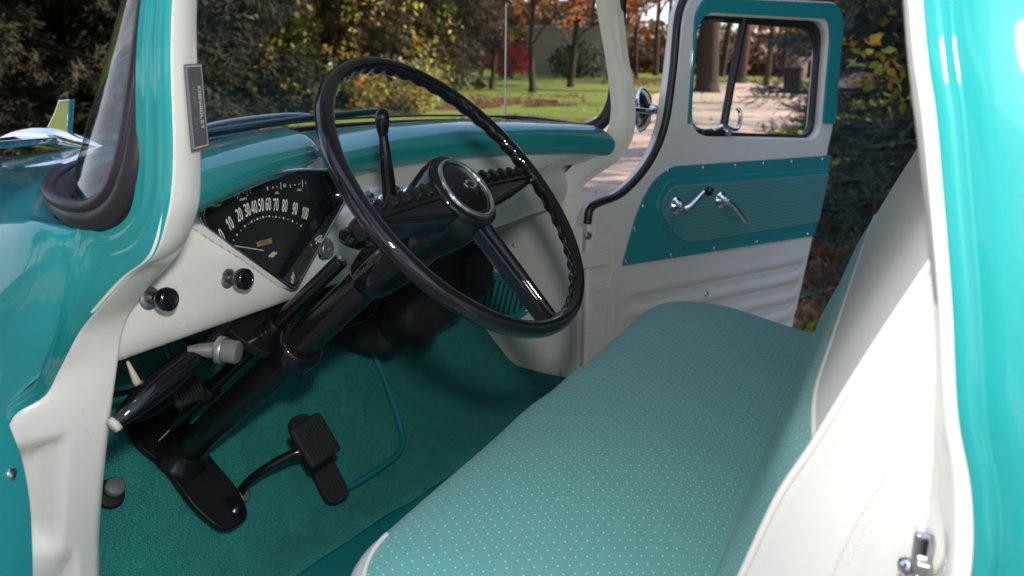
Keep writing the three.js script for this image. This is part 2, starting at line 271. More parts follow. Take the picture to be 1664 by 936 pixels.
// cowl vent strip ahead of the glass, wiper and aerial
{
  const w = sub(truck, 'wiper', [0, 0, 0], 'black wiper lying along the base of the windshield');
  part(w, 'blade', rtube(curve([[-0.40, 1.388, -1.10], [-0.2, 1.398, -1.118], [0.0, 1.405, -1.128], [0.24, 1.410, -1.118]], 30), 0.0075, 8), M.blackSatin);
  part(w, 'arm', rtube(curve([[-0.34, 1.392, -1.135], [-0.2, 1.408, -1.142], [-0.02, 1.412, -1.140], [0.02, 1.408, -1.132]], 20), 0.006, 8), M.steel);
  part(w, 'pivot', place(lathe([[0, 0], [0.014, 0], [0.014, 0.03], [0.008, 0.04], [0, 0.042]], 20), [-0.34, 1.365, -1.14], [0, 1, 0]), M.steel);
  const a = sub(truck, 'radio_aerial', [0.685, 1.33, -1.012], 'thin pale rod aerial on the cowl');
  part(a, 'rod', rtube(curve([[0, 0, 0], [0.002, 0.34, 0.004]], 8), (t) => 0.0032 - 0.0008 * t, 8), new THREE.MeshStandardMaterial({ color: L(0.45, 0.55, 0.52), roughness: 0.35, metalness: 0.3 }));
  part(a, 'socket', lathe([[0, -0.02], [0.012, -0.02], [0.012, 0.012], [0.006, 0.024], [0, 0.026]], 18), M.chrome);
}

// ---- dashboard: teal brow with a hood over the gauges, white fascia below
const hoodAt = (x) => 1 - sstep(-0.30, -0.205, x);
const browZ = (x) => -0.915 + (x < 0 ? 0.150 : 0.205) * Math.pow(Math.min(1.03, Math.abs(x) / 0.67), 1.6);
const endDrop = (x) => 0.024 * Math.pow(Math.abs(x) / 0.68, 3);
const CLU = [-0.409, 1.18, -0.838];
// outline of the gauge cluster in its own x, y: point at the bottom, arched top
const fan = (k) => { const s = new THREE.Shape(), c = 0.086, P = (x, y) => [x * k, c + (y - c) * k]; s.moveTo(...P(0.012, 0.006)); s.lineTo(...P(0.136, 0.116)); s.quadraticCurveTo(...P(0.145, 0.128), ...P(0.136, 0.142)); s.quadraticCurveTo(...P(0.126, 0.163), ...P(0.10, 0.168)); s.quadraticCurveTo(...P(0.04, 0.177), ...P(0, 0.177)); s.quadraticCurveTo(...P(-0.04, 0.177), ...P(-0.10, 0.172)); s.quadraticCurveTo(...P(-0.15, 0.168), ...P(-0.166, 0.148)); s.quadraticCurveTo(...P(-0.176, 0.134), ...P(-0.165, 0.122)); s.lineTo(...P(-0.014, 0.004)); s.quadraticCurveTo(...P(0, -0.007), ...P(0.012, 0.006)); return s; };
const inFan = (() => { const q = fan(0.992).getPoints(14); return (x, y) => { let r = false; for (let i = 0, j = q.length - 1; i < q.length; j = i++) if ((q[i].y > y) !== (q[j].y > y) && x < (q[j].x - q[i].x) * (y - q[i].y) / (q[j].y - q[i].y) + q[i].x) r = !r; return r; }; })();
const dash = sub(truck, 'dashboard', [0, 0, 0], 'dashboard with teal top and white lower face');
{
  const rows = [], N = 140;
  for (let i = 0; i <= N; i++) {
    const x = -0.715 + 1.407 * i / N, h = hoodAt(x), zb = browZ(x) + 0.012 * h, [zg, yg] = glassZ(x), dy = endDrop(x);
    const y0 = yg - 0.012, zt = Math.min(zg + 0.03, zb - 0.07);
    const P = [[zt - 0.03, y0 - 0.012], [zt, y0], [zt + 0.30 * (zb - zt), 1.392 + 0.008 * h - dy], [zt + 0.62 * (zb - zt), 1.389 + 0.022 * h - dy], [zb - 0.030, 1.377 + 0.028 * h - dy], [zb - 0.008, 1.362 + 0.028 * h - dy], [zb + 0.004, 1.345 + 0.030 * h - dy], [zb + 0.002, 1.328 + 0.033 * h - dy], [zb - 0.010, 1.314 + 0.036 * h - dy], [zb - 0.045, 1.308 + 0.040 * h - dy], [Math.min(zb - 0.06, -0.862), 1.304 + 0.042 * h - dy]];
    rows.push(spaced(P.map(([z, y]) => [x, y, z]), 44));
  }
  part(dash, 'brow', grid(rows), M.teal, 'glossy teal dashboard top');
  // rounded end of the brow against the right pillar
  const wr = [], NW = 760;
  for (let i = 0; i <= NW; i++) {
    const x = -0.705 + 1.41 * i / NW, h = hoodAt(x), zb = browZ(Math.max(-0.692, Math.min(0.692, x))) , dy = endDrop(x);
    const zt = (zb - 0.030) * (1 - h) + -0.858 * h, drift = 0.022 * (x + 0.7) / 1.4;
    const P = [[zt, 1.318 + 0.05 * h - dy], [zt * 0.6 + -0.845 * 0.4, 1.285 - dy * 0.7], [-0.848 + drift * 0.6, 1.245], [-0.850 + drift, 1.20], [-0.856 + drift, 1.168], [-0.868 + drift, 1.148], [-0.886 + drift, 1.142], [-0.93 + drift, 1.146]];
    wr.push(spaced(P.map(([z, y]) => [x, y, z]), 150).map((p) => { if (inFan(p.x - CLU[0], p.y - CLU[1])) p.z = -0.884; return p; }));
  }
  part(dash, 'fascia', grid(wr), M.white, 'white painted dashboard face');
}
// gauge cluster: fan shaped black dial set deep behind a chrome rimmed bezel
{
  const cl = sub(dash, 'gauge_cluster', [CLU[0], CLU[1], CLU[2]], 'fan shaped black gauge cluster with white numerals');
  const ring = (ko, ki, depth, z) => { const s = fan(ko), h = new THREE.Path(fan(ki).getPoints(14)); s.holes.push(h); const g = extr(s, depth, 0.002, 2); g.translate(0, 0, z); return g; };
  part(cl, 'bezel', ring(1.022, 0.972, 0.036, -0.024), M.chrome, 'chrome rim of the gauge cluster');
  // deep side walls between rim and dial
  const loop = fan(0.975).getPoints(20); loop.push(loop[0].clone());
  part(cl, 'bezel_wall', grid([loop.map((p) => [p.x, p.y, 0.006]), loop.map((p) => [p.x * 0.99, p.y, -0.016]), loop.map((p) => [p.x * 0.985, 0.001 + p.y * 0.99, -0.036])]), M.black, 'glossy dark inner wall of the bezel');
  const cv = document.createElement('canvas'); cv.width = 1440; cv.height = 760; const c = cv.getContext('2d');
  const S = 4000, X = (x) => (x + 0.18) * S, Y = (y) => 760 - (y + 0.005) * S;
  c.fillStyle = '#080908'; c.fillRect(0, 0, 1440, 760);
  c.fillStyle = '#141512'; c.beginPath(); c.moveTo(X(0.005), Y(0.002)); c.lineTo(X(-0.075), Y(0.078)); c.quadraticCurveTo(X(0), Y(0.127), X(0.078), Y(0.078)); c.fill();
  const ink = '#dedcd2'; c.fillStyle = ink; c.strokeStyle = ink; c.textAlign = 'center'; c.textBaseline = 'middle';
  const put = (t, x, y, px, sx, rot = 0, w = 'bold') => { c.save(); c.translate(X(x), Y(y)); c.rotate(rot); c.scale(sx, 1); c.font = `${w} ${px}px sans-serif`; c.fillText(t, 0, 0); c.restore(); };
  const at = [[-0.093, 0.094, -0.5], [-0.076, 0.107, -0.4], [-0.056, 0.117, -0.28], [-0.0395, 0.1215, -0.18], [-0.025, 0.1235, -0.1], [-0.0105, 0.1245, 0], [0.005, 0.1235, 0.06], [0.0215, 0.1205, 0.12], [0.041, 0.116, 0.2], [0.064, 0.108, 0.3], [0.087, 0.097, 0.4]];
  at.forEach(([x, y, a], i) => put(String(i * 10), x, y, 108, i === 10 ? 0.36 : 0.42, a));
  for (let i = 0; i <= 20; i++) { const k = i / 2, lo = Math.floor(k), hi = Math.min(10, lo + 1), f = k - lo, x = at[lo][0] + (at[hi][0] - at[lo][0]) * f, y = at[lo][1] + (at[hi][1] - at[lo][1]) * f; c.beginPath(); c.arc(X(x * 0.86 + 0.001), Y(y - 0.0185), i % 2 ? 4 : 7, 0, 7); c.fill(); }
  put('TEMP', -0.096, 0.1365, 22, 1); put('AMPS', -0.046, 0.1385, 22, 1); put('OIL', 0.026, 0.1385, 22, 1); put('GAS', 0.078, 0.1365, 22, 1);
  const mini = (x0, x1, y, a, b2, n) => { put(a, x0, y, 30, 0.8); put(b2, x1, y, 30, 0.8); for (const d of [0.3, 0.55]) { c.beginPath(); c.arc(X(x0 + (x1 - x0) * d), Y(y), 5, 0, 7); c.fill(); } c.fillRect(X(x0 + (x1 - x0) * 0.76), Y(y + 0.006), 6, 46); if (n) { c.save(); c.translate(X(x0 + (x1 - x0) * n), Y(y - 0.002)); c.rotate(0.55); c.fillRect(-3, -26, 6, 50); c.restore(); } };
  mini(-0.115, -0.079, 0.1455, 'C', 'H', 0.42); mini(-0.062, -0.030, 0.1475, 'D', 'C', 0.22); mini(0.006, 0.044, 0.1475, '0', '60', 0); mini(0.057, 0.094, 0.1455, 'E', 'F', 0);
  c.fillStyle = '#8a7646'; c.fillRect(X(-0.026), Y(0.071), 130, 32); c.fillStyle = '#1a1712'; put('15772', -0.010, 0.0668, 27, 0.95);
  c.fillStyle = '#c2b394'; c.save(); c.translate(X(0.007), Y(0.045)); c.rotate(-0.08); c.beginPath(); for (const [a, d] of [[-38, -7], [-16, -7], [-14, -16], [18, -16], [15, -7], [38, -7], [34, 7], [14, 7], [11, 16], [-20, 16], [-18, 7], [-42, 7]]) c.lineTo(a, d); c.fill(); c.restore();
  c.strokeStyle = '#c9c6b8'; c.lineWidth = 6; c.beginPath(); c.moveTo(X(-0.012), Y(0.055)); c.lineTo(X(-0.072), Y(0.074)); c.stroke();
  const ct = new THREE.CanvasTexture(cv); ct.colorSpace = THREE.SRGBColorSpace; ct.magFilter = THREE.LinearFilter;
  const dg = new THREE.ShapeGeometry(fan(0.985), 16); { const p = dg.attributes.position, uv = dg.attributes.uv; for (let i = 0; i < p.count; i++) uv.setXY(i, (p.getX(i) + 0.18) / 0.36, (p.getY(i) + 0.005) / 0.19); } dg.translate(0, 0, -0.034);
  part(cl, 'dial_face', dg, new THREE.MeshStandardMaterial({ map: ct, roughness: 0.6 }), 'black dial with white numerals from 0 to 100');
  const pg = new THREE.ShapeGeometry(fan(0.95), 16); pg.translate(0, 0.002, 0.002); part(cl, 'dial_glass', pg, new THREE.MeshPhysicalMaterial({ color: L(1, 1, 1), transmission: 1, thickness: 0, roughness: 0.02, ior: 1.4 }));
}
// pull knobs, lighter and switches on the fascia (axis out of the dash)
function knob(name, x, y, z, geoParts, tilt = [0, 0.05, 1], label) {
  const k = sub(dash, name, [x, y, z], label), q = new THREE.Quaternion().setFromUnitVectors(new THREE.Vector3(0, 1, 0), V(tilt).normalize()); k.quaternion.copy(q);
  for (const [n, prof, m] of geoParts) part(k, n, lathe(prof, 36), m); return k;
}
const pull = [['escutcheon', [[0, 0], [0.0155, 0], [0.016, 0.002], [0.013, 0.005], [0.008, 0.006], [0, 0.006]], M.steel], ['stem', [[0, 0.006], [0.0085, 0.006], [0.0075, 0.02], [0.009, 0.026], [0, 0.026]], M.black], ['grip', [[0, 0.024], [0.010, 0.024], [0.0145, 0.027], [0.0155, 0.032], [0.0148, 0.038], [0.012, 0.0405], [0.010, 0.0395], [0.0095, 0.0375], [0, 0.0365]], M.black]];
knob('pull_knob', -0.523, 1.218, -0.850, pull, undefined, 'black pull knob on a chrome ring');
knob('pull_knob', -0.655, 1.222, -0.850, pull);
knob('ignition_switch', -0.312, 1.219, -0.850, [['ring', [[0, 0], [0.021, 0], [0.0215, 0.004], [0.018, 0.010], [0.0165, 0.012], [0.0155, 0.009], [0, 0.009]], M.chrome], ['barrel', [[0, 0.009], [0.0135, 0.009], [0.0135, 0.0125], [0.012, 0.014], [0.004, 0.014], [0.0035, 0.011], [0, 0.011]], M.steel]], undefined, 'round chrome ignition switch');
knob('chrome_button', -0.178, 1.277, -0.852, [['base', [[0, 0], [0.02, 0], [0.021, 0.004], [0.012, 0.010], [0, 0.01]], M.chrome], ['cap', [[0, 0.008], [0.008, 0.008], [0.0085, 0.02], [0.0135, 0.026], [0.0145, 0.034], [0.011, 0.041], [0, 0.043]], M.chrome]]);
knob('chrome_button', -0.098, 1.280, -0.852, [['base', [[0, 0], [0.02, 0], [0.021, 0.004], [0.012, 0.010], [0, 0.01]], M.chrome], ['cap', [[0, 0.008], [0.008, 0.008], [0.0085, 0.02], [0.0135, 0.026], [0.0145, 0.034], [0.011, 0.041], [0, 0.043]], M.chrome]]);
knob('chrome_button', 0.085, 1.262, -0.850, [['base', [[0, 0], [0.014, 0], [0.014, 0.004], [0.008, 0.010], [0, 0.01]], M.chrome], ['cap', [[0, 0.008], [0.005, 0.008], [0.0055, 0.016], [0.0095, 0.02], [0.0095, 0.026], [0.006, 0.03], [0, 0.031]], M.steel]]);

// ---- steering wheel and column
const TH = 0.716, WC = [-0.4057, 1.345, -0.5305];
const ax = (t) => [WC[0], WC[1] + t * Math.sin(TH), WC[2] + t * Math.cos(TH)];     // along the column, + towards the driver
const wheel = sub(truck, 'steering_wheel', WC, 'glossy black three spoke steering wheel');
wheel.rotation.x = -TH;
{
  const rows = [], R = 0.215, r = 0.0114, N = 440, K = 20;
  for (let i = 0; i <= N; i++) {
    const a = 2 * Math.PI * i / N, row = [];
    for (let k = 0; k <= K; k++) {
      const f = 2 * Math.PI * k / K, inn = Math.max(0, -Math.cos(f) * 0.75 - Math.sin(f) * 0.55);
      const rr = r * (1 + 0.05 * Math.sin(f) ** 2) - 0.0030 * inn * (0.5 + 0.5 * Math.cos(46 * a)) ** 0.7;
      const q = R + rr * Math.cos(f); row.push([q * Math.sin(a), q * Math.cos(a), rr * Math.sin(f)]);
    }
    rows.push(row);
  }
  part(wheel, 'rim', grid(rows), M.black, 'black rim with finger grips along its inside');
  const hub = lathe([[0, -0.105], [0.040, -0.105], [0.045, -0.095], [0.056, -0.05], [0.060, -0.02], [0.0595, -0.004], [0.056, 0.004], [0.051, 0.007], [0.047, 0.004], [0, 0.002]], 56); hub.rotateX(Math.PI / 2); part(wheel, 'hub', hub, M.black);
  const ring = lathe([[0.0415, 0.006], [0.0425, 0.010], [0.0455, 0.011], [0.0485, 0.009], [0.0495, 0.003], [0.046, 0.002], [0.0415, 0.003], [0.0415, 0.006]], 56); ring.rotateX(Math.PI / 2); part(wheel, 'horn_ring', ring, M.chrome);
  const cap = lathe([[0, 0.0165], [0.012, 0.016], [0.026, 0.0135], [0.0275, 0.0115], [0.030, 0.0115], [0.037, 0.009], [0.0415, 0.006], [0.0415, 0.002], [0, 0.002]], 56); cap.rotateX(Math.PI / 2); const hc = part(wheel, 'horn_button', cap, M.black, 'domed black horn button with a bow tie emblem');
  const bow = shapeOf([[-0.014, -0.0036], [-0.0062, -0.0036], [-0.0052, -0.0068], [0.0072, -0.0068], [0.0062, -0.0036], [0.014, -0.0036], [0.0124, 0.0036], [0.0052, 0.0036], [0.0042, 0.0068], [-0.0078, 0.0068], [-0.0068, 0.0036], [-0.0156, 0.0036]]);
  const inner = new THREE.Path(bow.getPoints().map((p) => new THREE.Vector2(p.x * 0.80, p.y * 0.72))); bow.holes.push(inner);
  const eg = extr(bow, 0.0008, 0.0002, 1); eg.translate(0, 0, 0.0158); part(wheel, 'emblem', eg, M.chrome);
  // side spokes: tapered boxes with ridged finger rests on their upper edge
  for (const s of [-1, 1]) {
    const sh = shapeOf([[0.030, -0.034], [0.10, -0.030], [0.208, -0.013], [0.208, 0.013], [0.10, 0.022], [0.030, 0.028]], [0.002, 0.05, 0.004, 0.004, 0.05, 0.002]);
    const g = extr(sh, 0.026, 0.006, 3); g.translate(0, 0, -0.031); part(wheel, 'spoke', s < 0 ? mirrorX(g) : g, M.black);
    const list = []; for (let k = 0; k < 5; k++) { const x = 0.078 + 0.026 * k, b = new RoundedBoxGeometry(0.010, 0.022 - 0.0016 * k, 0.016, 2, 0.003); b.rotateZ(-0.25); b.rotateX(-0.35); b.translate(x, 0.013 - 0.0012 * k, -0.002); list.push(b); }
    const f1 = rbox(0.145, 0.004, 0.010, 0.0018); f1.rotateZ(-0.03); f1.translate(0.133, -0.003, 0.0); list.push(f1);
    const m = merge(list); part(wheel, 'finger_rest', s < 0 ? mirrorX(m) : m, M.black);
  }
  const low = shapeOf([[-0.020, -0.03], [-0.017, -0.09], [-0.0125, -0.207], [0.0125, -0.207], [0.017, -0.09], [0.020, -0.03]]);
  const lg = extr(low, 0.010, 0.005, 3); lg.translate(0, 0, -0.018); const rg = rtube(curve([[0, -0.05, -0.004], [0, -0.12, -0.003], [0, -0.205, -0.002]], 12), (t) => 0.0085 - 0.003 * t, 12); part(wheel, 'spoke', merge([lg, rg]), M.black);
}
const col = sub(truck, 'steering_column', [0, 0, 0], 'glossy black steering column running down to the toe board');
{
  part(col, 'jacket', rtube([ax(-0.10), ax(-0.2), ax(-0.3), ax(-0.45), ax(-0.6), ax(-0.80)], (t) => 0.0265, 28), M.blackSatin);
  part(col, 'upper_bearing', rtube([ax(-0.095), ax(-0.13), ax(-0.17), ax(-0.205), ax(-0.22)], (t) => [0.043, 0.043, 0.041, 0.036, 0.028][Math.round(t * 4)], 28), M.black);
  // shift tube beside the column
  const off = (t, dx, dn) => { const p = ax(t); return [p[0] + dx, p[1] + dn * Math.cos(TH), p[2] - dn * Math.sin(TH)]; };
  part(col, 'shift_tube', rtube([off(-0.225, -0.012, 0.046), off(-0.3, -0.012, 0.046), off(-0.5, -0.012, 0.046), off(-0.79, -0.012, 0.046)], 0.0115, 16), M.black);
  for (const t of [-0.395, -0.60]) part(col, 'shift_bearing', rtube([off(t, -0.012, 0.046), off(t - 0.03, -0.012, 0.046)], 0.0165, 18), M.blackSatin);
  const p0 = ax(-0.40); const cg = rtube([ax(-0.385), ax(-0.392), ax(-0.425), ax(-0.435)], (t) => [0.033, 0.041, 0.041, 0.034][Math.round(t * 3)], 30); part(col, 'collar', cg, M.black);
  const br = extr(shapeOf([[-0.11, 0.03], [0.10, 0.05], [0.085, -0.05], [0.03, -0.105], [-0.04, -0.10], [-0.085, -0.04]], 0.03), 0.012, 0.003); br.scale(0.8, 0.75, 1); br.rotateX(-0.62); br.translate(p0[0] - 0.01, p0[1] + 0.045, p0[2] - 0.075); part(col, 'bracket', br, M.blackSatin);
}
{ // base plate is a part of its own on the sloping toe board
  const slope = Math.atan2(1.107, 1), P = ax(-0.795);
  const g = sub(truck, 'column_base_plate', [P[0], P[1] + 0.004, P[2] + 0.004], 'black plate bolted over the column hole in the toe board'); g.rotation.x = slope * 0.93;
  const s = shapeOf([[-0.06, 0.13], [0.055, 0.12], [0.07, 0.03], [0.052, -0.03], [0.062, -0.10], [0.045, -0.165], [-0.03, -0.165], [-0.052, -0.10], [-0.05, 0.0], [-0.072, 0.05]], 0.05);
  const pg = extr(s, 0.007, 0.003); pg.rotateX(-Math.PI / 2); pg.scale(0.84, 1, 1); part(g, 'plate', pg, M.blackSatin);
  for (const [x, z] of [[0.018, 0.138], [-0.036, 0.0], [0.02, -0.1]]) part(g, 'bolt', place(lathe([[0, 0], [0.0075, 0], [0.007, 0.004], [0.003, 0.0065], [0, 0.007]], 14), [x, 0.008, z], [0, 1, 0]), M.chrome);
  part(g, 'boot', place(lathe([[0.05, 0], [0.046, 0.008], [0.036, 0.016], [0.030, 0.03], [0.027, 0.045]], 30), [0, 0.006, 0], [0, 0.995, -0.1]), M.blackSatin);
}
// gear lever rising from the column, and the turn signal stalk
{
  const g = sub(truck, 'gear_lever', [-0.33, 1.290, -0.700], 'black tapered gear lever with a round knob');
  part(g, 'lever', rtube(curve([[0.004, -0.012, 0.002], [0.002, 0.02, 0.0], [-0.002, 0.08, -0.003], [-0.004, 0.125, -0.005]], 24), (t) => t < 0.08 ? 0.020 - 0.06 * t : 0.0148 - 0.0085 * Math.min(1, t), 18), M.black);
  const kg = lathe([[0, -0.016], [0.0055, -0.014], [0.0085, -0.004], [0.0105, 0.010], [0.0108, 0.018], [0.009, 0.025], [0.005, 0.0285], [0, 0.0295]], 28); kg.translate(-0.0045, 0.128, -0.005); part(g, 'knob', kg, M.black);
  part(g, 'bracket', merge([rbox(0.075, 0.009, 0.016, 0.003, [-0.012, -0.020, 0.012]), rtube([[0.01, -0.018, 0], [-0.04, -0.045, 0.02]], 0.011, 12)]), M.steel);
  const t = sub(truck, 'turn_signal_lever', [-0.428, 1.262, -0.665], 'short black turn signal stalk');
  part(t, 'stalk', rtube([[0.03, -0.02, -0.01], [-0.012, 0.002, -0.004], [-0.03, 0.012, -0.001]], 0.0048, 10), M.chrome);
  part(t, 'knob', rtube(curve([[-0.024, 0.010, -0.002], [-0.040, 0.0175, 0.001], [-0.058, 0.025, 0.004], [-0.066, 0.028, 0.005]], 20), (s) => [0.009, 0.0125, 0.0135, 0.0125, 0.008][Math.round(s * 4)], 18), M.black);
}

// ---- floor, toe board, firewall, kick panels
{
  const prof = [[-0.886, 0.630], [-0.90, 0.636], [-0.95, 0.638], [-0.99, 0.652], [-1.04, 0.705], [-1.12, 0.796], [-1.22, 0.905], [-1.30, 0.992], [-1.36, 1.06]];
  const rows = [], r = rng(5);
  for (let i = 0; i <= 90; i++) {
    const x = -0.712 + 1.424 * i / 90, hump = 0.020 * Math.exp(-(((x - 0.10) / 0.17) ** 2)), up = 0.035 * sstep(0.60, 0.71, x) ** 2;
    const ze = Math.max(-0.91, Math.min(-0.70, -0.876 + 0.14 * (x + 0.17)));
    rows.push(spaced(prof.map(([z, y], k) => [k < 3 ? ze - [0, 0.012, 0.03][k] : z, y, k]).map(([z, y, k]) => [x, y + hump * Math.min(1, Math.max(0, (-z - 0.9) * 6)) + up * (k < 4 ? 0.25 : 0.0) + 0.0022 * Math.sin(x * 17 + z * 9) + 0.0016 * Math.sin(x * 41 - z * 23), z]), 60));
  }
  part(truck, 'carpet', grid(rows), M.carpet, 'deep teal looped pile carpet over the floor and toe board');
  // bound flap edge and its piping in front of the accelerator
  const pt = [[0.205, 0.868, -1.165], [0.190, 0.815, -1.115], [0.160, 0.757, -1.062], [0.130, 0.708, -1.018], [0.098, 0.676, -0.985], [0.062, 0.664, -0.970], [0.0, 0.660, -0.968], [-0.07, 0.660, -0.972], [-0.13, 0.660, -0.980]];
  part(truck, 'carpet_piping', rtube(curve(pt, 60).map((p) => p.clone().add(V([-0.018, 0.010, 0.012]))), 0.0066, 10), M.cord, 'bright teal piping along the edge of the carpet flap');
  part(truck, 'floor_pan', rbox(1.46, 0.012, 1.45, 0.003, [0, 0.618, -0.315]), M.teal, 'teal painted cab floor');
  part(truck, 'firewall', rbox(1.44, 0.54, 0.015, 0.003, [0, 1.01, -1.37]), M.teal);
  part(truck, 'cowl_underside', rbox(1.10, 0.012, 0.24, 0.003, [0, 1.27, -1.245]), M.teal);
  // kick panels
  const kr = extr(shapeOf([[-1.14, 0.62], [-0.812, 0.62], [-0.812, 1.055], [-0.83, 1.10], [-0.87, 1.165], [-1.03, 1.17], [-1.30, 1.17], [-1.36, 1.06]], 0.01), 0.004, 0.0015);
  kr.rotateY(-Math.PI / 2); kr.translate(0.704, 0, 0);
  part(truck, 'kick_panel', kr, M.white, 'white kick panel below the glove side of the dash');
  for (const [y, z] of [[1.066, -0.86], [0.835, -0.842], [0.655, -0.838], [1.02, -0.99]]) part(truck, 'panel_screw', place(lathe([[0, 0], [0.0055, 0], [0.0048, 0.003], [0, 0.004]], 12), [0.699, y, z], [-1, 0, 0]), M.steel);
  part(truck, 'kick_panel', rbox(0.006, 0.55, 0.40, 0.002, [-0.706, 0.86, -1.16]), M.white, 'driver side kick panel');
  // fresh air vent on the right kick panel
  const v = sub(truck, 'air_vent', [0.694, 0.865, -1.035], 'teal oval louvred air vent on the kick panel');
  const el = (a, b) => { const s = new THREE.Shape(); s.absellipse(0, 0, a, b, 0, Math.PI * 2); return s; };
  const vs = el(0.102, 0.068); vs.holes.push(new THREE.Path(el(0.078, 0.048).getPoints(24))); const vr = extr(vs, 0.006, 0.002); vr.rotateY(-Math.PI / 2); vr.rotateX(0.25); part(v, 'vent_frame', vr, M.trim);
  const vb = new THREE.ShapeGeometry(el(0.08, 0.05), 20); vb.rotateY(-Math.PI / 2); vb.rotateX(0.25); vb.translate(0.002, 0, 0); part(v, 'vent_back', vb, M.blackMatt);
  for (let k = 0; k < 9; k++) { const z = -0.064 + 0.016 * k, h = 2 * 0.046 * Math.sqrt(Math.max(0.05, 1 - (z / 0.078) ** 2)); const b = rbox(0.004, h, 0.010, 0.0015); b.rotateY(0.6); b.translate(-0.003, 0, z); b.rotateX(0.25); part(v, 'louvre', b, M.trim); }
  for (const [y, z] of [[0.058, 0.04], [-0.03, 0.09], [-0.058, -0.05]]) part(v, 'screw', place(lathe([[0, 0], [0.005, 0], [0.004, 0.003], [0, 0.004]], 10), [-0.008, y, z], [-1, 0, 0]), M.chrome);
  // heater under the dash
  const h = sub(truck, 'heater', [0.19, 0, 0], 'black heater box hanging under the dash');
  part(h, 'case', rbox(0.34, 0.24, 0.20, 0.03, [0.0, 1.02, -1.06]), M.blackMatt); part(h, 'motor', place(lathe([[0, 0], [0.062, 0], [0.068, 0.01], [0.068, 0.07], [0.05, 0.085], [0, 0.087]], 30), [-0.12, 0.99, -0.975], [0, 0, 1]), M.blackMatt);
  part(h, 'duct', rbox(0.14, 0.13, 0.12, 0.02, [0.23, 1.00, -1.00]), M.blackMatt);
  part(h, 'screw', place(lathe([[0, 0], [0.004, 0], [0.003, 0.003], [0, 0.0035]], 10), [0.02, 0.98, -0.958], [0, 0, 1]), M.steel);
  // under-dash clutter
  part(truck, 'wiring_loom', rtube(curve([[-0.66, 1.15, -0.92], [-0.45, 1.12, -1.0], [-0.2, 1.14, -1.02], [0.05, 1.12, -0.98]], 40), 0.011, 8), M.blackMatt);
  for (const [pts, r] of [[[[-0.34, 1.16, -0.88], [-0.36, 1.06, -0.98], [-0.30, 1.0, -1.15], [-0.26, 1.02, -1.36]], 0.0045], [[[-0.10, 1.16, -0.88], [-0.06, 1.02, -0.95], [-0.14, 0.98, -1.12], [-0.1, 1.05, -1.36]], 0.0038], [[[-0.60, 1.15, -0.90], [-0.52, 1.04, -1.0], [-0.58, 1.0, -1.16], [-0.6, 1.06, -1.36]], 0.005], [[[0.42, 1.16, -0.90], [0.46, 1.07, -1.0], [0.40, 1.08, -1.2], [0.42, 1.1, -1.36]], 0.004]]) part(truck, 'control_cable', rtube(curve(pts, 30), r, 8), M.blackSatin);
  part(truck, 'loose_fuse_holder', rtube([[-0.655, 1.128, -0.905], [-0.648, 1.098, -0.902], [-0.640, 1.082, -0.90]], (t) => t < 0.4 ? 0.002 : 0.0055, 8), new THREE.MeshStandardMaterial({ color: L(0.55, 0.48, 0.36), roughness: 0.6 }));
}
// ---- pull-out parking brake handle and the grey switch body beside it
{
  const b = sub(truck, 'parking_brake_handle', [0, 0, 0], 'black tapered parking brake handle with a worn pale tip');
  part(b, 'handle', rtube(curve([[-0.548, 1.122, -0.866], [-0.59, 1.110, -0.868], [-0.640, 1.092, -0.872], [-0.680, 1.075, -0.875], [-0.706, 1.063, -0.877]], 30), (t) => 0.0135 + 0.0075 * Math.sin(Math.PI * Math.min(1, t * 1.1)) - 0.003 * t, 18), M.black);
  part(b, 'tip', rtube([[-0.704, 1.0640, -0.8768], [-0.7105, 1.0610, -0.8775]], (t) => 0.0112 - 0.002 * t, 14), new THREE.MeshStandardMaterial({ color: L(0.5, 0.49, 0.47), roughness: 0.8 }));
  part(b, 'slide', rtube([[-0.548, 1.122, -0.866], [-0.50, 1.135, -0.890], [-0.45, 1.15, -0.92]], 0.013, 14), M.blackSatin);
  const s = sub(truck, 'switch_body', [-0.560, 1.134, -0.842], 'grey cylindrical switch clamped under the dash'); s.scale.setScalar(0.82);
  part(s, 'cylinder', place(lathe([[0, 0], [0.019, 0], [0.020, 0.002], [0.020, 0.030], [0.017, 0.033], [0, 0.033]], 30), [0.004, -0.014, 0.004], [0.35, -0.12, 0.93]), M.plastic);
  part(s, 'clamp', place(lathe([[0.0205, -0.005], [0.024, -0.005], [0.024, 0.006], [0.0205, 0.006]], 30), [0.004, -0.014, 0.006], [0.35, -0.12, 0.93]), M.steel);
  part(s, 'nozzle', rtube([[0.0, -0.014, 0.0], [-0.022, -0.010, -0.022], [-0.036, -0.006, -0.03]], (t) => 0.015 - 0.009 * t, 14), M.plastic);
}
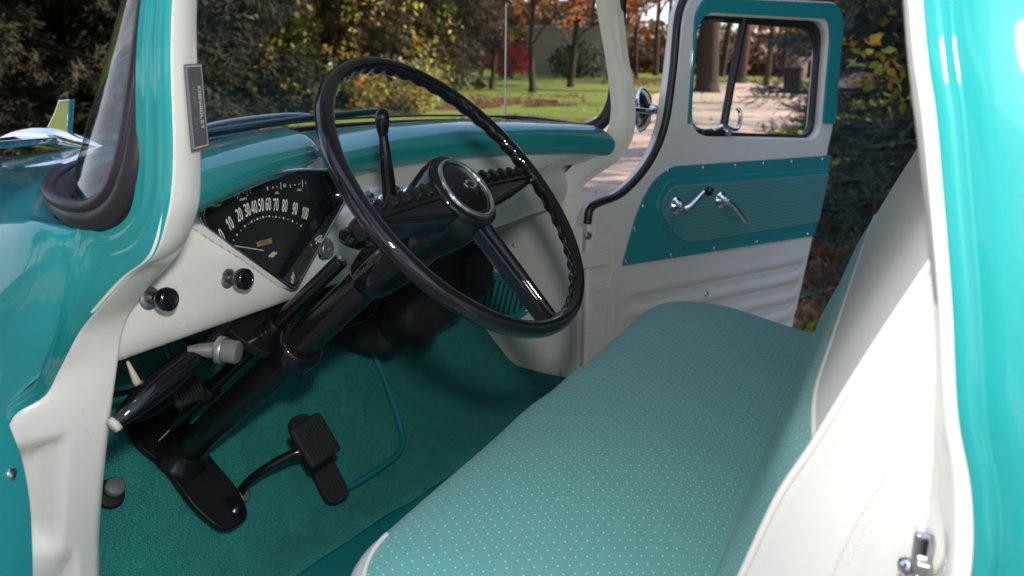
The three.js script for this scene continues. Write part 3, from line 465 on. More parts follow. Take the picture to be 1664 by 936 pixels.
// ---- pedals and dimmer
{
  const b = sub(truck, 'brake_pedal', [0, 0, 0], 'black brake pedal with a ribbed rubber pad');
  const pm = []; pm.push(rbox(0.062, 0.074, 0.016, 0.007)); for (let k = 0; k < 9; k++) pm.push(rbox(0.0032, 0.054, 0.004, 0.0012, [-0.0235 + 0.0059 * k, 0, 0.0095])); pm.push(rbox(0.056, 0.0022, 0.005, 0.0008, [0, 0.002, 0.0105]), rbox(0.056, 0.0022, 0.005, 0.0008, [0, -0.004, 0.0105]));
  const pgm = merge(pm); pgm.scale(1.14, 1.14, 1.05); pgm.applyMatrix4(new THREE.Matrix4().makeRotationFromEuler(new THREE.Euler(-0.55, -0.30, 0.06))); pgm.translate(-0.262, 0.838, -0.935); part(b, 'pad', pgm, M.blackMatt);
  part(b, 'arm', rtube(curve([[-0.268, 0.822, -0.945], [-0.295, 0.815, -0.968], [-0.322, 0.795, -1.0], [-0.335, 0.765, -1.035], [-0.338, 0.735, -1.06]], 24), 0.0085, 12), M.blackSatin);
  part(b, 'grommet', place(lathe([[0.008, 0], [0.016, 0], [0.015, 0.005], [0.009, 0.008]], 18), [-0.337, 0.735, -1.052], [0, 0.67, 0.74]), M.plastic);
  const a = sub(truck, 'accelerator_pedal', [0, 0, 0], 'long black ribbed accelerator pedal');
  const am = []; const os = shapeOf([[-0.027, -0.10], [0.027, -0.10], [0.027, 0.10], [-0.027, 0.10]], 0.027); am.push(extr(os, 0.009, 0.003)); for (let k = 0; k < 6; k++) am.push(rbox(0.0032, 0.17, 0.004, 0.0012, [-0.0175 + 0.007 * k, 0, 0.0105]));
  const ag = merge(am); ag.rotateX(-0.78); ag.rotateY(-0.30); ag.rotateZ(0.0); ag.translate(-0.163, 0.735, -1.018); part(a, 'pad', ag, M.blackMatt);
  part(a, 'hinge', rbox(0.03, 0.012, 0.016, 0.003, [-0.158, 0.668, -0.965]), M.blackSatin);
  const c = sub(truck, 'clutch_pedal', [0, 0, 0], 'black clutch pedal behind the column');
  const cm = [rbox(0.062, 0.07, 0.015, 0.007)]; for (let k = 0; k < 8; k++) cm.push(rbox(0.0034, 0.052, 0.004, 0.0012, [-0.022 + 0.0063 * k, 0, 0.0095]));
  const cg = merge(cm); cg.rotateX(-0.55); cg.translate(-0.455, 1.0, -1.04); part(c, 'pad', cg, M.blackMatt); part(c, 'arm', rtube(curve([[-0.455, 0.985, -1.05], [-0.46, 0.94, -1.11], [-0.462, 0.90, -1.20]], 14), 0.0085, 10), M.blackSatin);
  const d = sub(truck, 'dimmer_switch', [-0.548, 0.826, -1.128], 'small foot dimmer switch on the toe board');
  part(d, 'button', place(lathe([[0, 0], [0.012, 0], [0.012, 0.016], [0.016, 0.018], [0.016, 0.028], [0.013, 0.032], [0, 0.033]], 24), [0, 0, 0], [-0.15, 0.67, 0.74]), M.plastic);
  part(d, 'collar', place(lathe([[0.012, 0], [0.026, 0], [0.024, 0.006], [0.012, 0.010]], 24), [0, -0.004, -0.004], [0, 0.67, 0.74]), M.blackMatt);
}

// ---- bench seat
{
  const seat = sub(truck, 'bench_seat', [0, 0, 0], 'bench seat in dotted teal cloth with white vinyl ends');
  const X0 = -0.752, X1 = 0.672, XC = -0.652, N = 110;
  const prof = [[-0.478, 0.78], [-0.512, 0.86], [-0.530, 0.915], [-0.527, 0.950], [-0.505, 0.975], [-0.465, 0.988], [-0.39, 0.990], [-0.28, 0.974], [-0.18, 0.945], [-0.10, 0.915], [-0.05, 0.89]];
  const top = [], xs = []; for (let i = 0; i <= 16; i++) xs.push(X0 + (XC - X0) * Math.sin(Math.PI / 2 * i / 16)); for (let i = 1; i <= N; i++) xs.push(XC + (X1 - XC) * i / N);
  const warp = (x) => { const a = Math.max(0, Math.min(1, (XC - x) / (XC - X0))), b = Math.max(0, (x - 0.36) / 0.31); return { dy: -0.014 * a * a - 0.058 * b * b - 0.012 * Math.max(0, (x + 0.4) / 1.0), dz: 0.088 * (1 - Math.sqrt(1 - a * a * 0.985)) + 0.05 * b ** 3 }; };
  for (const x of xs) {
    const w = warp(x);
    top.push(spaced(prof.map(([z, y], k) => { const f = k < 7 ? 1 - k / 14 : 0.15; const hi = Math.min(1, Math.max(0, (y - 0.80) / 0.17)); return [x, y + w.dy * hi + 0.0028 * Math.sin(x * 9 + z * 5) + 0.0018 * Math.sin(x * 23 - z * 17 + 2 * Math.sin(x * 5)) + 0.0016 * Math.exp(-(((x + 0.30 + 0.9 * (z + 0.25)) / 0.03) ** 2)) * Math.exp(-(((z + 0.26) / 0.09) ** 2)), z + w.dz * f]; }), 56));
  }
  const J = 18;      // profile step where the top panel is sewn to the vinyl boxing at the near corner
  part(seat, 'cushion', grid(top.slice(16)), M.cloth, 'teal seat cushion cloth with rows of tiny pale stitches');
  part(seat, 'cushion_corner', grid(top.slice(0, 17).map((r) => r.slice(J))), M.cloth);
  part(seat, 'corner_boxing', grid(top.slice(0, 17).map((r) => r.slice(0, J + 1))), M.vinyl, 'white vinyl boxing round the front corner of the cushion');
  part(seat, 'piping', rtube([...top.slice(0, 17).map((r) => r[J].clone().add(V([0, 0.001, -0.001]))).reverse(), ...top[0].slice(J + 1)], 0.0030, 8), M.vinyl);
  for (const [e, s] of [[top[0], -1], [top[top.length - 1], 1]]) {
    const low = e.map((p) => new THREE.Vector3(p.x, 0.76, p.z)), rows = e.map((p, i) => { const r = []; for (let k = 0; k <= 12; k++) { const t = k / 12, q = lerp3(p, low[i], t); q.x += s * 0.012 * Math.sin(Math.PI * Math.min(1, t * 1.05 + 0.02)); r.push(q); } return r; });
    part(seat, 'cushion_end', grid(rows), M.vinyl, 'white vinyl end of the cushion');
  }
  // backrest
  const bp = [[-0.118, 0.84], [-0.150, 0.90], [-0.142, 0.965], [-0.112, 1.045], [-0.080, 1.150], [-0.058, 1.200], [-0.030, 1.27], [-0.002, 1.335], [0.022, 1.385], [0.045, 1.412], [0.085, 1.42], [0.125, 1.40]];
  const cl = spaced(bp.slice(0, 6).map(([z, y]) => [0, y, z]), 30), up = spaced(bp.slice(5).map(([z, y]) => [0, y, z]), 26);
  const side = (x) => 0.010 * Math.max(0, (Math.abs(x) - 0.52) / 0.14) ** 2;
  const sheet = (c) => { const rows = []; for (let i = 0; i <= 60; i++) { const x = -0.66 + 1.32 * i / 60; rows.push(c.map((p) => new THREE.Vector3(x, p.y - side(x), p.z + side(x) * 1.2 + (x > 0.3 ? 0.02 * ((x - 0.3) / 0.36) ** 2 * Math.max(0, (p.y - 1.1) / 0.3) : 0)))); } return rows; };
  const A = sheet(cl), B = sheet(up);
  part(seat, 'backrest', grid(A), M.cloth, 'teal backrest cloth'); part(seat, 'backrest_band', grid(B), M.vinyl, 'white vinyl band along the top of the backrest');
  part(seat, 'seam', rtube(B.map((r) => r[0]), 0.0028, 6), M.vinyl);
  for (const [k, s] of [[0, -1], [60, 1]]) {
    const fr = [...A[k], ...B[k].slice(1)], n = fr.length - 1, bk = fr.map((p, i) => new THREE.Vector3(p.x, Math.min(p.y, 1.40), 0.13 + 0.05 * (i / n)));
    const rows = fr.map((p, i) => { const r = []; for (let q = 0; q <= 26; q++) { const t = q / 26, w = lerp3(p, bk[i], t); w.x += s * (0.052 * Math.sin(Math.PI * Math.min(1, t * 0.95)) ** 0.85 - 0.007 * Math.exp(-(((t - 0.31) / 0.03) ** 2))); r.push(w); } return r; });
    const end = part(seat, 'backrest_end', grid(rows), M.vinyl, 'puffy white vinyl end of the backrest');
    part(seat, 'piping', rtube(fr.map((p) => p.clone().add(V([s * 0.002, 0, -0.002]))), 0.0038, 8), M.vinyl);
    const st = []; for (let i = 2; i < rows.length - 2; i++) for (const q of [7, 8]) for (const f of [0, 0.5]) { const a = lerp3(rows[i][q], rows[i + 1][q], f + 0.08), b = lerp3(rows[i][q], rows[i + 1][q], f + 0.36); a.x += s * 0.0004; b.x += s * 0.0004; st.push(rtube([a, b], 0.0008, 5)); }
    part(seat, 'stitching', merge(st), M.thread);
  }
  part(seat, 'back_board', rbox(1.30, 0.60, 0.02, 0.006, [0, 1.10, 0.165]), M.vinyl);
  part(seat, 'seat_riser', rbox(1.30, 0.14, 0.36, 0.012, [0, 0.70, -0.23]), M.teal, 'teal painted riser below the cushion');
}

// ---- rear pillar, cab corner, back wall, roof
{
  const jl = curve([[-0.655, 1.80, -0.05], [-0.68, 1.68, -0.038], [-0.700, 1.547, -0.017], [-0.700, 1.504, -0.009], [-0.700, 1.460, 0.001], [-0.700, 1.404, 0.013], [-0.700, 1.321, 0.029], [-0.700, 1.264, 0.036], [-0.700, 1.210, 0.038], [-0.700, 1.157, 0.036], [-0.700, 1.112, 0.035], [-0.70, 0.95, 0.03], [-0.70, 0.60, 0.02]], 90);
  const jo = curve([[-0.700, 1.80, -0.045], [-0.722, 1.68, -0.03], [-0.745, 1.543, -0.005], [-0.750, 1.504, 0.003], [-0.753, 1.477, 0.010], [-0.757, 1.423, 0.021], [-0.765, 1.356, 0.034], [-0.775, 1.280, 0.047], [-0.780, 1.238, 0.059], [-0.785, 1.204, 0.065], [-0.787, 1.176, 0.067], [-0.80, 0.95, 0.07], [-0.80, 0.60, 0.06]], 90);
  const rows = jl.map((p, i) => { const r = []; for (let k = 0; k <= 20; k++) { const t = k / 20, q = lerp3(p, jo[i], t); q.z += -0.006 * sstep(0.42, 0.52, t) * (1 - sstep(0.90, 1, t)) + 0.003 * sstep(0.88, 0.95, t) - 0.0; const dent = Math.exp(-(((q.y - 1.168) / 0.028) ** 2)) * Math.exp(-(((t - 0.42) / 0.22) ** 2)); q.z += 0.010 * dent; r.push(q); } return r; });
  part(truck, 'door_jamb', grid(rows), M.white, 'white rear door jamb beside the driver seat');
  const gz = (z0, x, y) => [x, y, z0];
  const R2 = jo.map((p, i) => {
    const r = [], w = 0.0155;
    const xs = [[0, 0], [0.003, -0.003], [0.008, -0.0045], [w - 0.004, -0.005], [w - 0.001, -0.0015], [w + 0.002, -0.0015], [w + 0.006, -0.0065], [w + 0.014, -0.010], [0.05, -0.016], [0.09, -0.019], [0.15, -0.018], [0.21, -0.006], [0.27, 0.03], [0.33, 0.10], [0.365, 0.20], [0.38, 0.32]];
    for (const [dz, dx] of xs) r.push(new THREE.Vector3(p.x + dx, p.y, p.z + dz)); return r;
  });
  part(truck, 'cab_corner', grid(R2), M.teal, 'bright teal outer skin behind the driver door');
  part(truck, 'cab_corner', (() => { const g = grid(R2.map((r) => r.map((p) => new THREE.Vector3(-p.x, p.y, p.z)))); return g; })(), M.teal, 'teal outer skin behind the passenger door');
  part(truck, 'door_jamb', grid(rows.map((r) => r.map((p) => new THREE.Vector3(-p.x, p.y, p.z)))), M.white, 'white rear door jamb beside the passenger seat');
  // latch striker
  const s = sub(truck, 'latch_striker', [-0.738, 1.157, 0.044], 'chrome door latch striker on the rear jamb');
  part(s, 'block', rbox(0.016, 0.030, 0.014, 0.004, [0.004, 0.002, -0.004]), M.chrome); part(s, 'pin', place(lathe([[0, 0], [0.008, 0], [0.009, 0.006], [0.006, 0.012], [0, 0.013]], 20), [0.008, -0.018, -0.006], [0, 0, -1]), M.chrome);
  part(s, 'screw', place(lathe([[0, 0], [0.005, 0], [0.004, 0.003], [0, 0.004]], 14), [-0.008, -0.016, -0.004], [0, 0, -1]), M.steel);
  part(s, 'tongue', rbox(0.010, 0.022, 0.012, 0.003, [-0.006, -0.014, -0.002]), M.steel);
  // back wall round the rear window
  part(truck, 'back_wall', merge([rbox(1.36, 0.82, 0.03, 0.01, [0, 0.97, 0.40]), rbox(0.20, 0.42, 0.03, 0.01, [-0.57, 1.56, 0.40]), rbox(0.20, 0.42, 0.03, 0.01, [0.57, 1.56, 0.40])]), M.white);
  part(truck, 'rear_window', rbox(0.98, 0.36, 0.005, 0.002, [0, 1.56, 0.40]), M.glass);
  const roof = []; for (let i = 0; i <= 30; i++) { const r = [], v = i / 30, z = -0.93 + 1.40 * v; for (let k = 0; k <= 30; k++) { const u = k / 30 * 2 - 1, e = 1 - Math.abs(u) ** 5, f = 1 - Math.abs(v * 2 - 1) ** 6; r.push([u * 0.735, 1.765 + 0.10 * Math.min(e, 1) * f + 0.0, z]); } roof.push(r); }
  part(truck, 'roof', grid(roof), M.white, 'cab roof');
}
// maker's data plate on the driver jamb
{
  const cv = document.createElement('canvas'); cv.width = 256; cv.height = 640; const c = cv.getContext('2d');
  c.fillStyle = '#5c5c61'; c.fillRect(0, 0, 256, 640);
  const r = rng(3); for (let i = 0; i < 500; i++) { c.fillStyle = r() < 0.5 ? 'rgba(120,120,126,0.22)' : 'rgba(50,50,54,0.22)'; c.fillRect(r() * 256, r() * 640, 2 + r() * 3, 8 + r() * 60); }
  c.strokeStyle = '#c9c9cc'; c.lineWidth = 9; c.strokeRect(16, 16, 224, 608);
  c.fillStyle = '#6b5a48'; for (const y of [60, 590]) { c.beginPath(); c.arc(128, y, 13, 0, 7); c.fill(); }
  c.save(); c.translate(178, 330); c.rotate(Math.PI / 2); c.fillStyle = '#e6e6e4'; c.textAlign = 'center'; c.textBaseline = 'middle'; c.font = 'bold 58px monospace'; c.save(); c.scale(1.05, 1); c.fillText('CHEVROLET', 0, 0); c.restore(); c.fillStyle = '#8f8f94'; c.font = '54px monospace'; c.fillText('VH285R  0111', 0, 86); c.restore();
  const t = new THREE.CanvasTexture(cv); t.colorSpace = THREE.SRGBColorSpace; t.magFilter = THREE.LinearFilter;
  const w = 0.0345, h = 0.086, g = new RoundedBoxGeometry(w, h, 0.0016, 2, 0.0007); const p = g.attributes.position, uv = g.attributes.uv; for (let i = 0; i < p.count; i++) uv.setXY(i, p.getX(i) / w + 0.5, p.getY(i) / h + 0.5);
  const m = part(truck, 'data_plate', g, new THREE.MeshStandardMaterial({ map: t, metalness: 0.35, roughness: 0.42 }), 'small metal data plate riveted to the white driver jamb');
  m.position.set(-0.7145, 1.464, -0.6705); m.rotation.set(0.03, 0.33, 0.03);
}

// ---- doors: built flat in (u along the leaf, y up, z towards the cab), then swung on their hinges
function makeDoor(name, label, driver) {
  const d = sub(truck, name, [0, 0, 0], label);
  const outline = [[-0.10, 0.60], [-0.10, 1.10], [-0.085, 1.135], [0.014, 1.16], [0.075, 1.195], [0.126, 1.239], [0.163, 1.295], [0.185, 1.357], [0.204, 1.50], [0.219, 1.665], [0.255, 1.705], [0.90, 1.715], [0.948, 1.675], [0.955, 1.33], [0.933, 1.22], [0.897, 0.95], [0.833, 0.66], [0.82, 0.60]];
  if (driver) outline.splice(0, 8, [0.165, 0.60], [0.165, 0.862], [0.128, 0.98], [0.112, 1.07], [0.112, 1.13], [0.124, 1.18], [0.150, 1.235], [0.186, 1.357]);
  const sh = shapeOf(outline, [0.01, 0.02, 0.03, 0.03, 0.03, 0.04, 0.04, 0.05, 0.05, 0.03, 0.05, 0.05, 0.05, 0.05, 0.05, 0.05, 0.01, 0.01]);
  const win = [[0.279, 1.318], [0.879, 1.283], [0.871, 1.652], [0.276, 1.652]], hole = new THREE.Path(shapeOf(win, [0.075, 0.055, 0.075, 0.06]).getPoints(12)); sh.holes.push(hole);
  const g = extr(sh, 0.042, 0.008, 3); g.translate(0, 0, -0.052); part(d, 'door_shell', g, M.white, 'white painted door shell');
  // teal reveal round the window
  const rv = shapeOf([[0.258, 1.352], [0.262, 1.655], [0.292, 1.698], [0.895, 1.708], [0.941, 1.668], [0.950, 1.328], [0.8865, 1.332], [0.8795, 1.61], [0.862, 1.660], [0.31, 1.660], [0.272, 1.62], [0.268, 1.352]], [0.002, 0.03, 0.03, 0.05, 0.05, 0.003, 0.003, 0.03, 0.03, 0.03, 0.03, 0.002]);
  const rg = extr(rv, 0.004, 0.0015); rg.translate(0, 0, -0.001); part(d, 'window_surround', rg, M.teal, 'teal window surround');
  // black run channel inside the opening
  const ch = shapeOf(win, [0.075, 0.055, 0.075, 0.06]); ch.holes.push(new THREE.Path(shapeOf([[0.284, 1.330], [0.862, 1.292], [0.856, 1.628], [0.284, 1.640]], [0.07, 0.05, 0.09, 0.06]).getPoints(12)));
  const cg = extr(ch, 0.016, 0.001, 1); cg.translate(0, 0, -0.040); part(d, 'window_channel', cg, M.rubber);
  if (!driver) {
    // quarter window: post, chrome frame, pane and catch
    part(d, 'vent_post', rtube([[0.432, 1.318, -0.022], [0.462, 1.50, -0.022], [0.492, 1.648, -0.022]], 0.0125, 10), M.rubber);
    part(d, 'vent_frame', rtube(curve([[0.425, 1.334, -0.020], [0.34, 1.330, -0.020], [0.297, 1.352, -0.020], [0.287, 1.42, -0.020], [0.286, 1.56, -0.020], [0.292, 1.612, -0.020], [0.325, 1.634, -0.020], [0.40, 1.642, -0.020]], 40), 0.0042, 8), M.chrome);
    const vg = new THREE.ShapeGeometry(shapeOf([[0.290, 1.336], [0.430, 1.330], [0.486, 1.640], [0.288, 1.636]], 0.02), 8); vg.translate(0, 0, -0.024); part(d, 'vent_glass', vg, M.glass);
    part(d, 'vent_catch', merge([rtube(curve([[0.37, 1.330, -0.004], [0.40, 1.342, 0.006], [0.425, 1.332, 0.010], [0.455, 1.330, 0.012], [0.468, 1.352, 0.012], [0.470, 1.378, 0.008], [0.462, 1.392, 0.004]], 30), 0.0062, 10), place(lathe([[0, 0], [0.016, 0], [0.014, 0.010], [0.006, 0.016], [0, 0.017]], 20), [0.432, 1.326, -0.006], [0, 0, 1])]), M.chrome);
    part(d, 'catch_base', rbox(0.11, 0.026, 0.018, 0.008, [0.385, 1.318, -0.014]), M.rubber);
  }
  // rubber seal along the leading edge and over the top
  if (!driver) part(d, 'door_seal', rtube(curve([[-0.10, 1.095, -0.008], [-0.088, 1.138, -0.008], [0.012, 1.166, -0.008], [0.072, 1.203, -0.008], [0.120, 1.248, -0.008], [0.156, 1.302, -0.008], [0.178, 1.362, -0.008], [0.197, 1.50, -0.008], [0.212, 1.665, -0.008], [0.245, 1.712, -0.008], [0.40, 1.722, -0.008], [0.90, 1.726, -0.010]], 90), 0.0115, 10), M.rubber);
  // trim board with screws
  const tb = driver ? [[0.140, 1.224], [0.949, 1.224], [0.897, 0.86], [0.155, 0.86], [0.116, 1.00], [0.104, 1.07], [0.1025, 1.10], [0.104, 1.13], [0.117, 1.185]] : [[0.199, 1.234], [0.949, 1.224], [0.897, 0.953], [0.024, 0.962], [0.050, 1.05], [0.085, 1.137], [0.130, 1.198]];
  const ts = shapeOf(tb, driver ? 0.03 : [0.03, 0.004, 0.004, 0.006, 0.08, 0.08, 0.05]), tg = extr(ts, 0.003, 0.0012); part(d, 'trim_board', tg, M.trim, 'teal trim board');
  const inp = [[0.192, 1.178], [0.935, 1.163], [0.905, 1.000], [0.262, 0.998], [0.178, 1.075], [0.158, 1.120]], ig = extr(shapeOf(inp, [0.045, 0.006, 0.006, 0.045, 0.06, 0.03]), 0.004, 0.004, 3); ig.translate(0, 0, 0.0045);
  { const p = ig.attributes.position, uv = ig.attributes.uv; for (let i = 0; i < p.count; i++) uv.setXY(i, p.getX(i), p.getY(i)); }
  if (!driver) {
    const ro = shapeOf([[0.176, 1.196], [0.94, 1.180], [0.905, 0.985], [0.255, 0.980], [0.163, 1.065], [0.140, 1.122]], [0.06, 0.006, 0.006, 0.06, 0.07, 0.04]); ro.holes.push(new THREE.Path(shapeOf(inp.map(([a, b]) => [a, b]), [0.045, 0.006, 0.006, 0.045, 0.06, 0.03]).getPoints(8)));
    const rg2 = extr(ro, 0.0015, 0.003, 3); rg2.translate(0, 0, 0.003); part(d, 'pressed_border', rg2, M.trim);
    part(d, 'cloth_insert', ig, M.doorCloth, 'muted teal dotted cloth insert');
  }
  const scr = driver ? [[0.122, 1.12], [0.135, 0.93]] : [[0.185, 1.222], [0.33, 1.221], [0.47, 1.219], [0.60, 1.217], [0.74, 1.215], [0.90, 1.213], [0.095, 1.128], [0.066, 1.065], [0.038, 0.973], [0.215, 0.970], [0.40, 0.968], [0.60, 0.966], [0.86, 0.963]];
  for (const [u, y] of scr) part(d, 'trim_screw', place(lathe([[0, 0], [0.0068, 0], [0.0065, 0.002], [0.003, 0.0035], [0, 0.0036]], 14), [u, y, 0.004], [0, 0, 1]), M.chrome);
  if (!driver) {
    const boss = (u, y) => place(lathe([[0, 0], [0.026, 0], [0.0265, 0.004], [0.020, 0.010], [0.014, 0.013], [0.013, 0.022], [0.009, 0.027], [0, 0.028]], 30), [u, y, 0.010], [0, 0, 1]);
    part(d, 'window_crank', merge([boss(0.218, 1.119), rtube(curve([[0.224, 1.112, 0.034], [0.244, 1.118, 0.038], [0.276, 1.140, 0.040], [0.304, 1.158, 0.038]], 20), (t) => 0.0085 - 0.003 * t, 12)]), M.chrome, 'chrome window crank');
    part(d, 'crank_knob', place(lathe([[0, 0], [0.007, 0.001], [0.0125, 0.008], [0.0135, 0.016], [0.011, 0.025], [0, 0.029]], 24), [0.314, 1.158, 0.032], [0, 0, 1]), M.black);
    part(d, 'door_handle', merge([boss(0.408, 1.119), rtube(curve([[0.408, 1.120, 0.032], [0.428, 1.108, 0.036], [0.466, 1.074, 0.038], [0.502, 1.044, 0.034]], 20), (t) => 0.0085 - 0.0015 * t, 12)]), M.chrome, 'chrome inner door handle');
    // lower panel with pressed ribs
    const rows = []; for (let i = 0; i <= 60; i++) { const y = 0.948 - 0.335 * i / 60, r = []; for (let k = 0; k <= 60; k++) { const uR = 0.82 + 0.07 * (y - 0.62) / 0.33, u = 0.012 + (uR - 0.012) * k / 60; const e = sstep(0.02, 0.09, u) * (1 - sstep(uR - 0.05, uR - 0.005, u)); let z = 0.0025; for (const yr of [0.848, 0.782, 0.716, 0.65]) { const t = (y - yr) / 0.03; z -= 0.009 * e * Math.exp(-t * t * 3) * (t > 0 ? 1 : 1); z += 0.004 * e * Math.exp(-(((y - yr - 0.030) / 0.018) ** 2)); } r.push([u, y, z]); } rows.push(r); }
    part(d, 'lower_panel', grid(rows), M.white, 'white lower door panel with pressed ribs');
    part(d, 'panel_plug', place(lathe([[0, 0], [0.010, 0], [0.009, 0.004], [0, 0.006]], 16), [0.374, 0.826, 0.0045], [0, 0, 1]), M.chrome);
    // pressed hinge face and check strap
    const hp = shapeOf([[-0.088, 0.90], [-0.012, 0.90], [-0.004, 1.00], [-0.012, 1.085], [-0.088, 1.075]], 0.02); hp.holes.push(new THREE.Path(shapeOf([[-0.080, 0.908], [-0.018, 0.908], [-0.011, 1.00], [-0.018, 1.077], [-0.080, 1.067]], 0.018).getPoints(8)));
    const hg = extr(hp, 0.0015, 0.0012); part(d, 'hinge_pressing', hg, M.white);
    const h2 = shapeOf([[-0.088, 0.62], [-0.035, 0.62], [-0.030, 0.86], [-0.088, 0.87]], 0.02); h2.holes.push(new THREE.Path(shapeOf([[-0.081, 0.628], [-0.041, 0.628], [-0.037, 0.853], [-0.081, 0.862]], 0.018).getPoints(8))); part(d, 'hinge_pressing', extr(h2, 0.0015, 0.0012), M.white);
    part(d, 'hinge_strap', merge([rbox(0.115, 0.048, 0.006, 0.002, [-0.092, 1.000, 0.012])]), M.white);
    part(d, 'hinge_bolt', place(lathe([[0, 0], [0.011, 0], [0.011, 0.006], [0, 0.007]], 6), [-0.108, 1.065, 0.004], [0, 0, 1]), M.steel);
  }
  return d;
}
{
  const p = makeDoor('passenger_door', 'open white and teal passenger door with chrome crank and handle', false);
  p.position.set(0.80, 0, -0.72); p.rotation.y = -Math.PI / 6;
  const q = makeDoor('driver_door', 'open driver door with teal trim board', true);
  q.position.set(-0.80, 0, -0.80); q.rotation.y = 20 * Math.PI / 180; q.scale.x = -1;
}
// round chrome mirror outside the right pillar
{
  const m = sub(truck, 'door_mirror', [0.945, 1.393, -0.705], 'round chrome outside mirror beyond the right pillar'); m.rotation.set(-Math.PI / 2 - 0.02, 0, 0.06, 'ZYX');
  part(m, 'shell', lathe([[0, -0.046], [0.012, -0.045], [0.014, -0.030], [0.022, -0.024], [0.045, -0.018], [0.060, -0.006], [0.0635, 0.001], [0.061, 0.004]], 40), M.chrome);
  part(m, 'mirror_glass', lathe([[0.061, 0.003], [0.03, 0.0025], [0, 0.0025]], 40), new THREE.MeshStandardMaterial({ color: L(0.8, 0.8, 0.8), metalness: 1, roughness: 0.02 }));
  part(m, 'arm', rtube(curve([[0, -0.038, 0], [-0.05, -0.036, 0.0], [-0.12, -0.03, 0.01], [-0.19, 0.01, 0.02]], 16), 0.008, 10), M.chrome);
}

// ================================================================ the flash the interior is lit with
{
  const at = new THREE.Vector3(-1.235, 1.615, -0.035), to = new THREE.Vector3(-0.2, 1.05, -0.62), dir = to.clone().sub(at).normalize();
  const f = thing('flash_lamp', 'small black photographic flash on a light stand in the open driver doorway', 'flash lamp', null, [at.x - 0.20, 0, at.z + 0.10]);
  const rel = at.clone().sub(f.position), q = new THREE.Quaternion().setFromUnitVectors(new THREE.Vector3(0, 0, 1), dir);
  const body = new RoundedBoxGeometry(0.075, 0.055, 0.10, 3, 0.008); body.translate(0, 0, -0.065); body.applyQuaternion(q); body.translate(rel.x, rel.y, rel.z); part(f, 'flash_head', body, M.blackMatt);
  const lens = new RoundedBoxGeometry(0.066, 0.046, 0.004, 2, 0.0015); lens.translate(0, 0, -0.010); lens.applyQuaternion(q); lens.translate(rel.x, rel.y, rel.z);
  part(f, 'flash_lamp_window', lens, new THREE.MeshStandardMaterial({ color: L(0.8, 0.8, 0.8), emissive: L(1, 0.98, 0.94), emissiveIntensity: 6, roughness: 0.4 }));
  part(f, 'stand_pole', rtube([[0, 0.02, 0.03], [0, 1.35, 0.03], [0.10, 1.62, -0.05]], (t) => 0.013 - 0.005 * t, 12), M.blackSatin);
  for (let k = 0; k < 3; k++) { const a = k * 2.094 + 0.6; part(f, 'stand_leg', rtube([[0, 0.45, 0.03], [0.38 * Math.cos(a), 0.01, 0.03 + 0.38 * Math.sin(a)]], 0.009, 8), M.blackSatin); }
  const sp = new THREE.SpotLight(new THREE.Color(1, 0.97, 0.92), 1.5, 0, 1.2, 0.5, 2); sp.position.copy(at); sp.target.position.copy(to); sp.castShadow = true; sp.shadow.radius = 1.5; sp.shadow.mapSize.set(2048, 2048);
  scene.add(sp, sp.target);
}

// ================================================================ ground
const gy = (x, z) => 0.015 * Math.max(0, Math.min(56, x - 4)) + 0.03 * Math.max(0, Math.min(40, -z));
const kind = (o, label, category, k = 'structure') => { o.userData = { ...o.userData, label, category, kind: k }; return o; };
{
  const grassC = tex(512, (u, v) => { const f = fbm(u, v, 160, 2, 51), m = fbm(u, v, 6, 4, 52), y = fbm(u, v, 22, 3, 53); let c = mixc([0.055, 0.080, 0.006], [0.23, 0.275, 0.02], f); c = mixc(c, [0.25, 0.22, 0.04], Math.max(0, m - 0.48) * 1.7); return S3(mixc(c, [0.05, 0.075, 0.012], Math.max(0, y - 0.5) * 1.2)); }, { srgb: true, repeat: 1 / 3.1 });
  const grassB = tex(512, (u, v) => fbm(u, v, 160, 2, 51), { repeat: 1 / 3.1 });
  const xs = [], zs = []; for (let i = 0; i <= 90; i++) { const t = i / 90 * 2 - 1; xs.push(10 + 190 * Math.sign(t) * Math.abs(t) ** 2.2); zs.push(-6 + 190 * Math.sign(t) * Math.abs(t) ** 2.2); }
  const g = grid(xs.map((x) => zs.map((z) => [x, gy(x, z), z]))); { const p = g.attributes.position, uv = g.attributes.uv; for (let i = 0; i < p.count; i++) uv.setXY(i, p.getX(i), p.getZ(i)); }
  const m = part(scene, 'lawn', g, new THREE.MeshStandardMaterial({ map: grassC, bumpMap: grassB, bumpScale: 0.04, roughness: 0.95 })); kind(m, 'mown autumn lawn rising gently away from the driveway', 'lawn');
}
